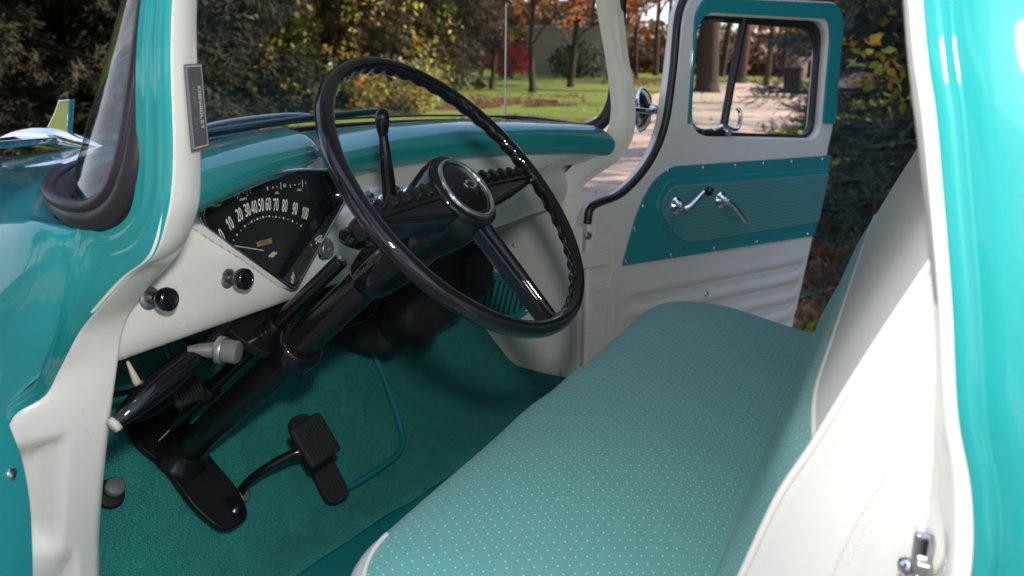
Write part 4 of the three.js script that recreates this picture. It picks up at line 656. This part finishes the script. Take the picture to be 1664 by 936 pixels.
// concrete driveway of separate slabs
const zl = (x) => x < 6 ? -4.5 - 0.045 * (x + 5) : x < 13.6 ? -5 - 0.171 * (x - 6) : -6.3 - 0.166 * (x - 13.6);
const zr = (x) => { const k = [[-8, 3], [1.2, 2.5], [2.6, -0.9], [6, -2.2], [14.2, -2.75], [18, -2.55], [21.2, -2.2], [30, -2.4], [44, -3]]; for (let i = 0; i < k.length - 1; i++) if (x <= k[i + 1][0]) return k[i][1] + (k[i + 1][1] - k[i][1]) * (x - k[i][0]) / (k[i + 1][0] - k[i][0]); return -3; };
{
  const cc = tex(512, (u, v) => { const f = fbm(u, v, 120, 2, 61), m = fbm(u, v, 5, 5, 62), s = Math.max(0, fbm(u, v, 11, 4, 63) - 0.55) * 2.2; let c = mixc([0.34, 0.25, 0.195], [0.47, 0.355, 0.285], 0.5 * f + 0.5 * m); return S3(mixc(c, [0.22, 0.165, 0.13], Math.min(0.6, s))); }, { srgb: true, repeat: 1 / 3.7 });
  const cb = tex(256, (u, v) => fbm(u, v, 60, 3, 61), { repeat: 1 / 1.3 });
  const cm = [1, 0.93, 0.97].map((k) => new THREE.MeshStandardMaterial({ map: cc, color: L(k, k, k), bumpMap: cb, bumpScale: 0.004, roughness: 0.9 }));
  const rows = []; for (let i = 0; i <= 52; i++) { const x = -8 + i, r = []; for (let k = 0; k <= 4; k++) { const z = zl(x) + (zr(x) - zl(x)) * k / 4; r.push([x, gy(x, z) + 0.004, z]); } rows.push(r); }
  const base = part(scene, 'driveway', grid(rows), new THREE.MeshStandardMaterial({ color: L(0.07, 0.06, 0.05), roughness: 1 })); kind(base, 'pale concrete driveway crossing the lawn', 'driveway');
  let n = 0;
  for (let x0 = -8; x0 < 44; x0 += 4) for (let q = 0; q < 2; q++) {
    const x1 = Math.min(44, x0 + 4), e = 0.011, top = [], r = [];
    for (let i = 0; i <= 8; i++) { const x = x0 + e + (x1 - x0 - 2 * e) * i / 8, a = zl(x), b = zr(x), m = a + (b - a) / 2, z0 = q ? m + e : a, z1 = q ? b : m - e, row = []; for (let k = 0; k <= 4; k++) { const z = z0 + (z1 - z0) * k / 4; row.push([x, gy(x, z) + 0.02, z]); } top.push(row); }
    const g = grid(top); const p = g.attributes.position, uv = g.attributes.uv; for (let i = 0; i < p.count; i++) uv.setXY(i, p.getX(i), p.getZ(i));
    const ring = [...top.map((w) => w[0]), ...top[8].slice(1), ...top.map((w) => w[4]).reverse().slice(1), ...top[0].slice(0, 4).reverse()];
    const sideg = grid([ring.map((w) => w), ring.map((w) => [w[0], w[1] - 0.03, w[2]])]);
    part(base, 'slab', merge([g, sideg]), cm[n++ % 3]);
  }
}

// ================================================================ vegetation
const barkC = tex(256, (u, v) => { const n = fbm(u * 1, v, 8, 4, 71), f = Math.abs(Math.sin((u * 10 + 1.4 * n) * Math.PI)); return S3(mixc([0.014, 0.009, 0.006], [0.075, 0.050, 0.034], 0.55 * f + 0.45 * n)); }, { srgb: true, repeat: 1.3, repeatY: 0.5 });
const barkB = tex(256, (u, v) => { const n = fbm(u, v, 8, 4, 71); return Math.abs(Math.sin((u * 10 + 1.4 * n) * Math.PI)); }, { repeat: 1.3, repeatY: 0.5 });
const bark = new THREE.MeshStandardMaterial({ map: barkC, bumpMap: barkB, bumpScale: 0.02, roughness: 0.95 });
const leafMat = (r, g, b, tr = 0.45) => new THREE.MeshPhysicalMaterial({ color: L(r, g, b), roughness: 0.8, transmission: tr, thickness: 0, side: THREE.DoubleSide });
const LM = { yellow: leafMat(0.58, 0.40, 0.03), lime: leafMat(0.34, 0.38, 0.03), orange: leafMat(0.55, 0.19, 0.03), rust: leafMat(0.34, 0.12, 0.03), olive: leafMat(0.13, 0.115, 0.025), brown: leafMat(0.15, 0.085, 0.03), red: leafMat(0.5, 0.03, 0.02), tan: leafMat(0.30, 0.19, 0.11, 0.2), green: leafMat(0.035, 0.055, 0.014, 0.3), needle: new THREE.MeshStandardMaterial({ color: L(0.060, 0.090, 0.078), roughness: 0.8 }), needleDeep: new THREE.MeshStandardMaterial({ color: L(0.026, 0.024, 0.010), roughness: 0.9 }), needleDark: new THREE.MeshStandardMaterial({ color: L(0.048, 0.033, 0.011), roughness: 0.9 }) };
function leafClump(seed, n, spread, size) {     // n folded leaves scattered in a ball
  const r = rng(seed), pos = [], idx = [];
  for (let i = 0; i < n; i++) {
    const c = new THREE.Vector3(r() - 0.5, r() - 0.5, r() - 0.5).multiplyScalar(2 * spread), e = new THREE.Euler(r() * 6.3, r() * 6.3, r() * 6.3), s = size * (0.7 + 0.6 * r());
    const b = pos.length / 3; for (const p of [[0, -0.6, 0], [0.38, 0, 0.12], [0, 0.65, 0], [-0.38, 0, 0.12]]) { const v = new THREE.Vector3(...p).multiplyScalar(s).applyEuler(e).add(c); pos.push(v.x, v.y, v.z); }
    idx.push(b, b + 1, b + 2, b, b + 2, b + 3);
  }
  const g = new THREE.BufferGeometry(); g.setAttribute('position', new THREE.Float32BufferAttribute(pos, 3)); g.setAttribute('uv', new THREE.Float32BufferAttribute(new Float32Array(pos.length / 3 * 2), 2)); g.setIndex(idx); const f = g.toNonIndexed(); f.computeVertexNormals(); return f;
}
const clumpA = leafClump(1, 7, 0.20, 0.13), clumpB = leafClump(2, 9, 0.32, 0.18), clumpBig = leafClump(3, 14, 0.9, 0.42), clumpS = leafClump(4, 8, 0.11, 0.05);
function spray(seed, len, needles, nl, nw, sidetwigs) {   // a needle bearing twig along +y
  const r = rng(seed), pos = [];
  const twig = (o, d, l, n) => { const D = d.clone().normalize(), A = new THREE.Vector3(D.y, D.z, D.x).cross(D).normalize(), B = D.clone().cross(A);
    for (let i = 0; i < n; i++) { const t = (i + r()) / n, a = i * 2.4 + r(), p = o.clone().addScaledVector(D, l * t), out = A.clone().multiplyScalar(Math.cos(a)).addScaledVector(B, Math.sin(a)), tip = p.clone().addScaledVector(out, nl * 0.72).addScaledVector(D, nl * 0.72), w = D.clone().cross(out).multiplyScalar(nw); const q = p.clone().add(w), s = p.clone().sub(w); pos.push(q.x, q.y, q.z, s.x, s.y, s.z, tip.x, tip.y, tip.z); } };
  twig(new THREE.Vector3(), new THREE.Vector3(0, 1, 0), len, needles);
  for (let k = 0; k < sidetwigs; k++) { const t = 0.15 + 0.65 * k / sidetwigs, s = k % 2 ? 1 : -1; twig(new THREE.Vector3(0, len * t, 0), new THREE.Vector3(s * 0.85, 0.75, (r() - 0.5) * 0.3), len * (0.55 - 0.35 * t), Math.round(needles * (0.5 - 0.3 * t))); }
  const g = new THREE.BufferGeometry(); g.setAttribute('position', new THREE.Float32BufferAttribute(pos, 3)); g.setAttribute('uv', new THREE.Float32BufferAttribute(new Float32Array(pos.length / 3 * 2), 2)); g.computeVertexNormals(); return g;
}
const sprayNear = spray(7, 0.26, 90, 0.030, 0.0021, 4), sprayFar = spray(8, 0.8, 34, 0.16, 0.022, 5);
function instances(parent, name, geo, mat, mats, cols) {
  const m = new THREE.InstancedMesh(geo, mat, mats.length); m.name = name; mats.forEach((x, i) => m.setMatrixAt(i, x)); if (cols) cols.forEach((c, i) => m.setColorAt(i, c)); m.castShadow = m.receiveShadow = true; m.userData.kind = 'stuff'; parent.add(m); return m;
}
const mat4 = (p, q, s) => new THREE.Matrix4().compose(p, q, new THREE.Vector3(s, s, s));
const rq = (r) => new THREE.Quaternion().setFromEuler(new THREE.Euler(r() * 6.3, r() * 6.3, r() * 6.3));
const UP = new THREE.Vector3(0, 1, 0);
function limb(list, a, b, r0, r1, rs = 6, bend = 0, r) {
  const n = 4, pts = []; for (let i = 0; i <= n; i++) { const t = i / n, p = lerp3(a, b, t); if (bend && r) { p.x += bend * Math.sin(Math.PI * t) * (r() - 0.5); p.z += bend * Math.sin(Math.PI * t) * (r() - 0.5); p.y += bend * 0.4 * Math.sin(Math.PI * t); } pts.push(p); }
  list.push(rtube(pts, (t) => r0 + (r1 - r0) * t, rs, false)); return pts;
}
// conifers: whorls of drooping boughs that carry needle sprays
function conifer(name, label, group, [x, z], { h, rad, y0, trunk, step, seed, near, mat, perBough = 9, droop = 0.25, dens = 1, category = 'tree' }) {
  const t = thing(name, label, category, group, [x, gy(x, z), z]), r = rng(seed), wood = [], M4 = [], col = [];
  limb(wood, [0, -0.1, 0], [0.1 * (r() - 0.5), h * 0.97, 0.1 * (r() - 0.5)], trunk, 0.02, 10);
  const geo = near ? sprayNear : sprayFar;
  for (let y = y0; y < h - 0.3; y += step * (0.8 + 0.4 * r())) {
    const k = Math.pow(1 - (y - y0) / (h - y0), 0.75), n = Math.max(3, Math.round((4 + 4 * k) * dens)), a0 = r() * 6.3;
    for (let i = 0; i < n; i++) {
      const a = a0 + i * 6.283 / n + (r() - 0.5) * 0.5, len = rad * k * (0.72 + 0.42 * r()) + 0.15, dy = near ? (0.12 - droop * len * (0.6 + 0.6 * r())) : -droop * len * (0.3 + r());
      const A = new THREE.Vector3(0, y, 0), B = new THREE.Vector3(Math.cos(a) * len, y + dy + 0.10 * len * (near ? 1 : 0), Math.sin(a) * len);
      limb(wood, A, B, Math.max(0.008, trunk * 0.17 * (0.4 + k)), 0.005, 4);
      const D = B.clone().sub(A).normalize(), S = new THREE.Vector3(-Math.sin(a), 0, Math.cos(a));
      const m = Math.max(3, Math.round(perBough * (0.35 + 0.65 * k)));
      for (let j = 0; j < m; j++) {
        const u = 0.22 + 0.78 * Math.sqrt((j + r()) / m), s = (r() - 0.5) * 1.7, p = lerp3(A, B, u).addScaledVector(S, s * 0.30 * len * (1 - u * 0.75)); p.y += (r() - 0.65) * 0.12 * (near ? 1 : 2.5);
        const d = D.clone().addScaledVector(S, s * 1.1).add(V([0, (near ? 0.15 : -0.25) + (r() - 0.5) * 0.5, 0])).normalize();
        M4.push(mat4(p, new THREE.Quaternion().setFromUnitVectors(UP, d).multiply(new THREE.Quaternion().setFromAxisAngle(UP, r() * 6.3)), 0.75 + 0.5 * r()));
        const b = 0.65 + 0.7 * r(); col.push(L(b, b * (0.95 + 0.1 * r()), b * (near ? 1 : 0.8 + 0.2 * r())));
      }
    }
  }
  part(t, 'trunk', merge(wood), bark); instances(t, 'crown', geo, mat, M4, col); return t;
}
// broadleaf trees: forked limbs, fine twigs, and as many leaves as the season has left
function broadleaf(name, label, group, [x, z], { h, trunk, spread, seed, leaves = 0, mats = [], clump = clumpA, y0 = 0.35, forks = 5, lean = 0, twigs = 4, category = 'tree', low = 0.25 }) {
  const t = thing(name, label, category, group, [x, gy(x, z), z]), r = rng(seed), wood = [], tips = [];
  const lx = lean * (r() - 0.5) * 2, lz = lean * (r() - 0.5) * 2, top = new THREE.Vector3(lx * h * 0.3, h * 0.8, lz * h * 0.3);
  const tp = limb(wood, new THREE.Vector3(0, -0.1, 0), top, trunk, trunk * 0.25, 10, trunk * 1.4, r);
  wood.push(rtube([[0, -0.1, 0], [0, 0.12, 0], [0, 0.4, 0]], (s) => trunk * (1.45 - 0.45 * Math.sqrt(s)), 10, false));
  const grow = (a, d, len, rad, lvl) => {
    const b = a.clone().addScaledVector(d, len), pts = limb(wood, a, b, rad, rad * 0.45, lvl > 1 ? 6 : 4, len * 0.22, r); tips.push([a, b]);
    if (lvl <= 0) return; const n = lvl > 1 ? 3 : twigs;
    for (let i = 0; i < n; i++) { const u = 0.35 + 0.6 * (i + r()) / n, p = pts[Math.min(4, Math.round(u * 4))].clone(), e = d.clone().add(new THREE.Vector3(r() - 0.5, (r() - 0.30) * 0.9, r() - 0.5).multiplyScalar(1.6)).normalize(); grow(p, e, len * (0.42 + 0.25 * r()), rad * 0.42, lvl - 1); }
  };
  for (let i = 0; i < forks; i++) { const u = y0 + (0.98 - y0) * (i + 0.5 * r()) / forks, a = i * 2.4 + r(), p = tp[Math.max(1, Math.min(4, Math.round(u * 4)))].clone().lerp(lerp3(new THREE.Vector3(0, -0.1, 0), top, u), 0.8), d = new THREE.Vector3(Math.cos(a), 0.55 + 0.8 * u, Math.sin(a)).normalize(); grow(p, d, spread * (1.05 - 0.5 * u) * (0.75 + 0.4 * r()), trunk * (0.50 - 0.25 * u), 2); }
  part(t, 'trunk', merge(wood), bark);
  if (leaves) mats.forEach((m, q) => {
    const M4 = [], col = []; for (let i = 0; i < leaves / mats.length; i++) { const [a, b] = tips[Math.floor(r() * tips.length)], p = lerp3(a, b, 0.25 + 0.8 * r()); p.add(new THREE.Vector3(r() - 0.5, r() - 0.5, r() - 0.5).multiplyScalar(0.25 * spread * 0.5)); if (p.y < h * low * 0.5) continue; M4.push(mat4(p, rq(r), 0.7 + 0.7 * r())); const c = 0.6 + 0.7 * r(); col.push(L(c, c * (0.85 + 0.3 * r()), c)); }
    instances(t, 'crown', clump, m, M4, col);
  });
  return t;
}
function shrub(name, label, group, [x, z], { w, h, n, mats, clump = clumpA, seed, y = 0.1, category = 'shrub' }) {
  const t = thing(name, label, category, group, [x, gy(x, z), z]), r = rng(seed), wood = [];
  for (let i = 0; i < 7; i++) { const a = r() * 6.3; limb(wood, [0, -0.05, 0], [Math.cos(a) * w * 0.5 * r(), h * (0.6 + 0.4 * r()), Math.sin(a) * w * 0.5 * r()], 0.025, 0.006, 5, 0.2, r); }
  part(t, 'stem', merge(wood), bark);
  mats.forEach((m) => { const M4 = [], col = []; for (let i = 0; i < n / mats.length; i++) { const a = r() * 6.283, b = Math.acos(2 * r() - 1), q = Math.cbrt(0.25 + 0.75 * r()) * (0.85 + 0.3 * vnoise(a * 2, b * 2, 64, seed)); M4.push(mat4(new THREE.Vector3(Math.cos(a) * Math.sin(b) * q * w / 2, y + h / 2 + Math.cos(b) * q * h / 2, Math.sin(a) * Math.sin(b) * q * w / 2), rq(r), 0.7 + 0.6 * r())); const c = 0.6 + 0.7 * r(); col.push(L(c, c, c)); } instances(t, 'foliage', clump, m, M4, col); });
  return t;
}
const polar = (deg, D) => [EYE.x + D * Math.cos(deg * Math.PI / 180), EYE.z - D * Math.sin(deg * Math.PI / 180)];   // bearing forward of straight across

// blue spruce beside the passenger door, and the spruces behind it that keep the truck in shade
conifer('blue_spruce', 'blue green spruce standing just beyond the open passenger door', null, [6.1, 1.15], { h: 10, rad: 2.15, y0: 0.25, trunk: 0.16, step: 0.14, seed: 11, near: true, mat: LM.needle, perBough: 34, dens: 1.7 });
conifer('spruce', 'tall spruce behind the truck bed shading the cab', 'spruces shading the truck', [3.0, 6.6], { h: 14, rad: 3.0, y0: 0.4, trunk: 0.2, step: 0.30, seed: 12, near: false, mat: LM.needle, perBough: 14 });
conifer('spruce', 'tall spruce behind the truck bed shading the cab', 'spruces shading the truck', [6.4, 5.4], { h: 15, rad: 3.0, y0: 0.4, trunk: 0.2, step: 0.30, seed: 13, near: false, mat: LM.needle, perBough: 14 });
conifer('spruce', 'tall spruce behind the truck bed shading the cab', 'spruces shading the truck', [9.2, 3.6], { h: 13, rad: 2.4, y0: 0.4, trunk: 0.2, step: 0.32, seed: 14, near: false, mat: LM.needle, perBough: 12 });
// pines along the left edge of the lawn
const pines = [[65, 17, 14], [61, 21, 15], [57.5, 16, 13], [54, 20, 15], [50.5, 18.5, 14], [47, 23, 16], [42.7, 22.5, 15], [39.6, 21, 16], [37.2, 24, 15], [34.6, 27.5, 16], [32.6, 30, 15], [48.6, 27, 16], [69, 20, 15], [45, 30, 17], [36, 33, 17]];
pines.forEach(([a, D, h], i) => conifer('pine_tree', i < 6 ? 'dark bushy pine beyond the hood ornament' : 'dark pine with bare lower trunk at the edge of the lawn', i < 6 ? 'bushy pines beyond the hood' : 'bare trunked pines along the lawn', polar(a, D), { h, rad: i < 6 ? 3.4 : 2.9, y0: i < 6 ? 0.9 : 2.3 + 0.5 * (i % 3), trunk: 0.21 + 0.03 * (i % 3), step: 0.5, seed: 40 + i, near: false, mat: i < 6 ? LM.needleDeep : LM.needleDark, perBough: i < 6 ? 12 : 8, droop: 0.32, dens: 0.95 }));
// yellow and lime saplings in front of the pines
shrub('sapling', 'lime green leafed sapling in front of a pine trunk', null, polar(41.0, 20.0), { w: 1.6, h: 1.7, n: 120, mats: [LM.lime], seed: 61, y: 0.6, category: 'sapling' });
shrub('sapling', 'yellow leafed sapling high among the pines', null, polar(35.2, 22), { w: 1.6, h: 1.6, n: 90, mats: [LM.yellow, LM.lime], seed: 62, y: 1.9, category: 'sapling' });
shrub('low_bush', 'yellowing bush at the foot of the pines by the pillar', null, polar(45.6, 19.5), { w: 2.4, h: 1.9, n: 190, mats: [LM.lime, LM.olive, LM.brown], seed: 63 });
shrub('low_bush', 'yellow bush seen past the hood ornament', null, polar(58.5, 24), { w: 5, h: 2.0, n: 260, mats: [LM.yellow, LM.lime], seed: 64, y: 0.3 });
shrub('low_bush', 'yellow bush glowing between the pines left of the windshield', null, polar(52.5, 25), { w: 4, h: 2.2, n: 200, mats: [LM.yellow, LM.lime], seed: 65, y: 0.3 });
shrub('low_bush', 'dark green bush by the wheel rim', null, polar(30.4, 29), { w: 2.2, h: 1.5, n: 130, mats: [LM.green, LM.olive], seed: 66 });
shrub('red_bush', 'bright red bush behind the aerial', null, polar(26.0, 44), { w: 2.2, h: 1.6, n: 200, mats: [LM.red], seed: 67 });
shrub('low_bush', 'dark bush in front of the tan wall', null, polar(21.6, 48), { w: 3.0, h: 1.7, n: 150, mats: [LM.green, LM.olive], seed: 68, clump: clumpB });
// autumn trees with orange leaves behind the lawn
[[27.4, 33, 8.5, 'orange'], [24.6, 31, 9, 'orange'], [22.0, 36, 10, 'rust'], [29.3, 36, 10, 'rust'], [19.4, 46, 11, 'orange'], [31.4, 38, 10, 'orange']].forEach(([a, D, h, c], i) => broadleaf('autumn_tree', 'small tree thinly hung with orange leaves behind the lawn', 'orange leaved trees behind the lawn', polar(a, D), { h, trunk: 0.10 + 0.02 * (i % 3), spread: 3.0, seed: 80 + i, leaves: 1500, mats: [LM[c], LM.orange, LM.rust], y0: 0.2, forks: 7, lean: 0.3 }));
broadleaf('maple_tree', 'maple with a spray of orange red leaves hanging over the pillar', null, polar(49, 13), { h: 7.5, trunk: 0.12, spread: 2.3, seed: 91, leaves: 420, mats: [LM.orange, LM.red], y0: 0.5, forks: 6, low: 0.75 });
// tall bare trees beyond the driveway
[[12.9, 34.5, 17, 0.46], [10.9, 46, 18, 0.40], [9.1, 43, 16, 0.15], [8.2, 52, 17, 0.20], [7.1, 48, 15, 0.14], [14.4, 52, 15, 0.15], [15.6, 49, 14, 0.13], [16.3, 56, 15, 0.18], [17.6, 50, 13, 0.12], [18.5, 60, 15, 0.16], [13.6, 62, 16, 0.15], [12.0, 58, 17, 0.24], [6.0, 50, 15, 0.13], [5.0, 56, 15, 0.16], [20.6, 62, 15, 0.16], [23.3, 60, 14, 0.15], [9.9, 64, 17, 0.18]].forEach(([a, D, h, tr], i) => broadleaf('bare_tree', i === 0 ? 'thick dark bare tree trunk at the edge of the driveway' : 'tall nearly bare tree beyond the driveway', i === 0 ? null : 'bare trees beyond the driveway', polar(a, D), { h, trunk: tr, spread: 5.2, seed: 100 + i, leaves: i % 3 ? 170 : 60, mats: [LM.rust], y0: 0.28, forks: 7, lean: 0.22, clump: clumpB, twigs: 5 }));
// yellow leaved tree next to the spruce
broadleaf('yellow_tree', 'small tree with bright yellow leaves beside the blue spruce', null, polar(6.3, 14), { h: 3.8, trunk: 0.05, spread: 1.5, seed: 121, leaves: 3000, mats: [LM.yellow, LM.lime, LM.yellow], clump: clumpS, y0: 0.3, forks: 9, low: 0.92 });
broadleaf('yellow_tree', 'yellow leaved branches showing in front of the blue spruce', null, polar(1.7, 6.0), { h: 2.5, trunk: 0.022, spread: 0.7, seed: 122, leaves: 34, mats: [LM.yellow, LM.lime], clump: clumpS, y0: 0.45, forks: 6, low: 1.0 });
// trees to the right of the drive whose shadows fall across it
[[17, 8, 11], [24, 7.5, 12], [31, 6, 12], [13, 10, 11]].forEach(([x, z, h], i) => broadleaf('drive_tree', 'thinly leaved tree to the right of the driveway', 'trees shading the driveway', [x, z], { h, trunk: 0.22, spread: 4.0, seed: 140 + i, leaves: 120, mats: [LM.rust, LM.yellow], clump: clumpB, y0: 0.2, forks: 8, lean: 0.2 }));
// trees behind the photographer, mirrored in the paint
[[-12, -9, 12], [-14, -2, 14], [-12, 6, 13], [-16, -16, 14]].forEach(([x, z, h], i) => broadleaf('garden_tree', 'leafy tree on the far side of the driver door', 'trees behind the driver door', [x, z], { h, trunk: 0.25, spread: 4.5, seed: 160 + i, leaves: 700, mats: [LM.olive, LM.brown], clump: clumpBig, y0: 0.2, forks: 8 }));
// woodland that closes the view
{
  const r = rng(200), sets = { olive: [[], []], brown: [[], []], rust: [[], []], yellow: [[], []], green: [[], []] };
  const names = Object.keys(sets);
  for (let i = 0; i < 5200; i++) {
    const a = -2 + 82 * r(), left = a > 29, D = left ? 30 + 26 * r() : 62 + 34 * r(), top = left ? 15 : a > 19 ? 4.5 : 2.3; const y = top * Math.pow(r(), left ? 0.9 : 1.3);
    const k = left ? (r() < 0.34 ? 'olive' : r() < 0.36 ? 'green' : r() < 0.5 ? 'brown' : r() < 0.6 ? 'yellow' : 'rust') : (r() < 0.62 ? 'brown' : r() < 0.75 ? 'rust' : 'olive');
    const [x, z] = polar(a, D); sets[k][0].push(mat4(new THREE.Vector3(x, gy(x, z) + y + 0.3, z), rq(r), (left ? 0.9 : 1.1) + 0.6 * r())); const c = (left ? 0.4 : 0.55) + 0.7 * r(); sets[k][1].push(L(c, c, c));
  }
  const w = new THREE.Group(); w.name = 'woodland'; scene.add(w); w.userData = { label: 'distant autumn woodland closing the view', category: 'woodland', kind: 'stuff' };
  names.forEach((n) => instances(w, `${n}_foliage`, clumpBig, LM[n], ...sets[n]));
}
{
  const r = rng(205), sets = { olive: [[], []], yellow: [[], []], lime: [[], []], brown: [[], []], orange: [[], []] }, names = Object.keys(sets);
  for (let i = 0; i < 9000; i++) {
    const high = i % 3 === 0, a = 30 + 44 * r(), D = (high ? 17 : 19.5) + (high ? 5 : 6) * r(), y = high ? 1.4 + 5 * r() : 0.1 + 1.2 * r() * r(), [x, z] = polar(a, D), q = r(), k = high ? (q < 0.3 ? 'lime' : q < 0.6 ? 'yellow' : q < 0.75 ? 'orange' : 'olive') : q < 0.22 ? 'olive' : q < 0.45 ? 'brown' : q < 0.72 ? 'lime' : q < 0.92 ? 'yellow' : 'orange';
    if (vnoise(a * (high ? 1.4 : 0.7) + 3, y * 0.9 + 3, 256, 17) < (high ? 0.66 : 0.32)) continue;
    sets[k][0].push(mat4(new THREE.Vector3(x, gy(x, z) + y, z), rq(r), 1.5 + 1.1 * r())); const c = 0.6 + 0.7 * r(); sets[k][1].push(L(c, c, c));
  }
  const w = new THREE.Group(); w.name = 'undergrowth'; scene.add(w); w.userData = { label: 'tangled olive and yellow undergrowth between the pines', category: 'undergrowth', kind: 'stuff' };
  names.forEach((n) => instances(w, `${n}_undergrowth`, clumpS, LM[n], ...sets[n]));
}
// fallen leaves
{
  const r = rng(210), g = leafClump(9, 1, 0, 0.07), mk = () => [[], []], sets = { rust: mk(), brown: mk(), tan: mk() }, nm = Object.keys(sets);
  const drop = (x, z) => { if (x > 9 && vnoise(x * 0.55 + 50, z * 0.8 + 90, 512, 23) < 0.38) return; const k = nm[Math.floor(r() * 3)], on = z > zl(x) && z < zr(x) && x > -8 && x < 44; sets[k][0].push(mat4(new THREE.Vector3(x, gy(x, z) + (on ? 0.035 : 0.02) + 0.02 * r(), z), new THREE.Quaternion().setFromEuler(new THREE.Euler(Math.PI / 2 + (r() - 0.5) * 0.9, (r() - 0.5) * 0.9, r() * 6.3)), 0.7 + 0.8 * r())); const c = 0.5 + 0.9 * r(); sets[k][1].push(L(c, c, c)); };
  for (let i = 0; i < 9000; i++) { const x = 2.4 + 5.5 * r(), z = -1.6 + 4.4 * r(); if (z > zr(x) - 0.3 * r()) drop(x, z); }
  for (let i = 0; i < 9000; i++) { const a = 21 + 21 * r(), D = 21.5 + (a < 30 ? 7 : 4.5) * r() * r() + (30 - Math.min(30, a)) * 0.3; drop(...polar(a, D)); }
  for (let i = 0; i < 2600; i++) drop(...polar(22 + 26 * r(), 12 + 8 * r()));
  for (let i = 0; i < 420; i++) { const x = 4 + 34 * r(), z = zl(x) - 2 + 9 * r(); drop(x, z); }
  for (let i = 0; i < 3500; i++) drop(...polar(4 + 16 * r(), 38 + 12 * r()));
  const w = new THREE.Group(); w.name = 'fallen_leaves'; scene.add(w); w.userData = { label: 'brown fallen leaves scattered over lawn and drive', category: 'fallen leaves', kind: 'stuff' };
  nm.forEach((n) => instances(w, `${n}_leaves`, g, LM[n], ...sets[n]));
}

// ================================================================ things by the driveway
{
  const [bx, bz] = [34.5, -4.72], b = thing('trash_bin', 'black wheeled trash bin at the end of the driveway', 'trash bin', null, [bx, gy(bx, bz) + 0.02, bz]);
  const ring = (y, w, d) => { const o = []; for (let k = 0; k <= 28; k++) { const a = 2 * Math.PI * k / 28, c = Math.cos(a), s = Math.sin(a), e = 0.25; o.push([Math.sign(c) * Math.abs(c) ** e * w / 2, y, Math.sign(s) * Math.abs(s) ** e * d / 2]); } return o; };
  part(b, 'body', grid([ring(0.05, 0.52, 0.56), ring(0.5, 0.60, 0.66), ring(0.92, 0.68, 0.74), ring(0.93, 0.72, 0.78), ring(0.98, 0.72, 0.78)]), M.blackMatt);
  part(b, 'lid', grid([ring(0.985, 0.74, 0.80), ring(1.02, 0.74, 0.80), ring(1.06, 0.62, 0.66), ring(1.07, 0.02, 0.02)]), M.blackSatin);
  for (const s of [-1, 1]) { const w = new THREE.CylinderGeometry(0.12, 0.12, 0.06, 20); w.rotateX(Math.PI / 2); w.translate(0.24, 0.12, s * 0.30); part(b, 'wheel', w, M.rubber); }
  const px = 36.2, pz = -5.9, p = thing('leaning_plank', 'long pale plank leaning up towards the trash bin', 'plank', null, [px, gy(px, pz) + 0.02, pz]);
  const g = rbox(0.12, 2.1, 0.20, 0.01, [0, 1.05, 0]); g.rotateX(0.86); part(p, 'plank', g, new THREE.MeshStandardMaterial({ color: L(0.42, 0.31, 0.24), roughness: 0.8 }));
  part(p, 'stone_rest', (() => { const q = new THREE.IcosahedronGeometry(0.62, 2); const a = q.attributes.position; for (let i = 0; i < a.count; i++) { const k = 0.8 + 0.4 * vnoise(a.getX(i) * 3 + 9, a.getY(i) * 3 + a.getZ(i) * 2 + 9, 64, 5); a.setXYZ(i, a.getX(i) * k * 0.7, a.getY(i) * k, a.getZ(i) * k * 0.6); } q.computeVertexNormals(); q.translate(0.25, 0.75, 1.12); return q; })(), new THREE.MeshStandardMaterial({ color: L(0.14, 0.11, 0.09), roughness: 0.9 }));
  const hx = 35.5, hz = -2.7, h = thing('garden_box', 'pale board sided storage box beside the trash bin', 'storage box', null, [hx, gy(hx, hz), hz]);
  const bm = new THREE.MeshStandardMaterial({ color: L(0.36, 0.30, 0.29), roughness: 0.8 });
  part(h, 'carcass', rbox(1.2, 1.1, 2.3, 0.02, [0, 0.55, 0]), bm); for (let k = 0; k < 6; k++) part(h, 'board', rbox(0.03, 0.165, 2.34, 0.006, [-0.605, 0.10 + 0.18 * k, 0]), bm); part(h, 'lid', rbox(1.32, 0.06, 2.44, 0.015, [0, 1.14, 0]), bm);
  // tan garden wall
  const [wx, wz] = polar(21.6, 52), w = thing('garden_wall', 'plain tan rendered wall behind the orange trees', 'wall', null, [wx, gy(wx, wz) - 0.2, wz]); w.rotation.y = (90 + 21.6) * Math.PI / 180;
  part(w, 'wall_face', rbox(6.2, 3.0, 0.3, 0.03, [0, 1.5, 0]), new THREE.MeshStandardMaterial({ color: L(0.30, 0.25, 0.19), roughness: 0.9, bumpMap: rep(mottle, 0.7), bumpScale: 0.02 })); part(w, 'coping', rbox(6.4, 0.12, 0.44, 0.03, [0, 3.05, 0]), new THREE.MeshStandardMaterial({ color: L(0.34, 0.30, 0.25), roughness: 0.85 }));
  const [sx, sz] = polar(31.8, 21.5), s = thing('marker_post', 'slim pale marker post standing in fallen leaves', 'post', null, [sx, gy(sx, sz), sz]);
  part(s, 'post', rtube([[0, 0, 0], [0, 0.5, 0], [0, 1.05, 0]], 0.032, 12), new THREE.MeshStandardMaterial({ color: L(0.45, 0.44, 0.40), roughness: 0.7 })); part(s, 'cap', place(lathe([[0, 0], [0.04, 0], [0.04, 0.03], [0.02, 0.05], [0, 0.052]], 16), [0, 1.05, 0], [0, 1, 0]), new THREE.MeshStandardMaterial({ color: L(0.4, 0.4, 0.38), roughness: 0.7 }));
}

renderer.render(scene, camera);
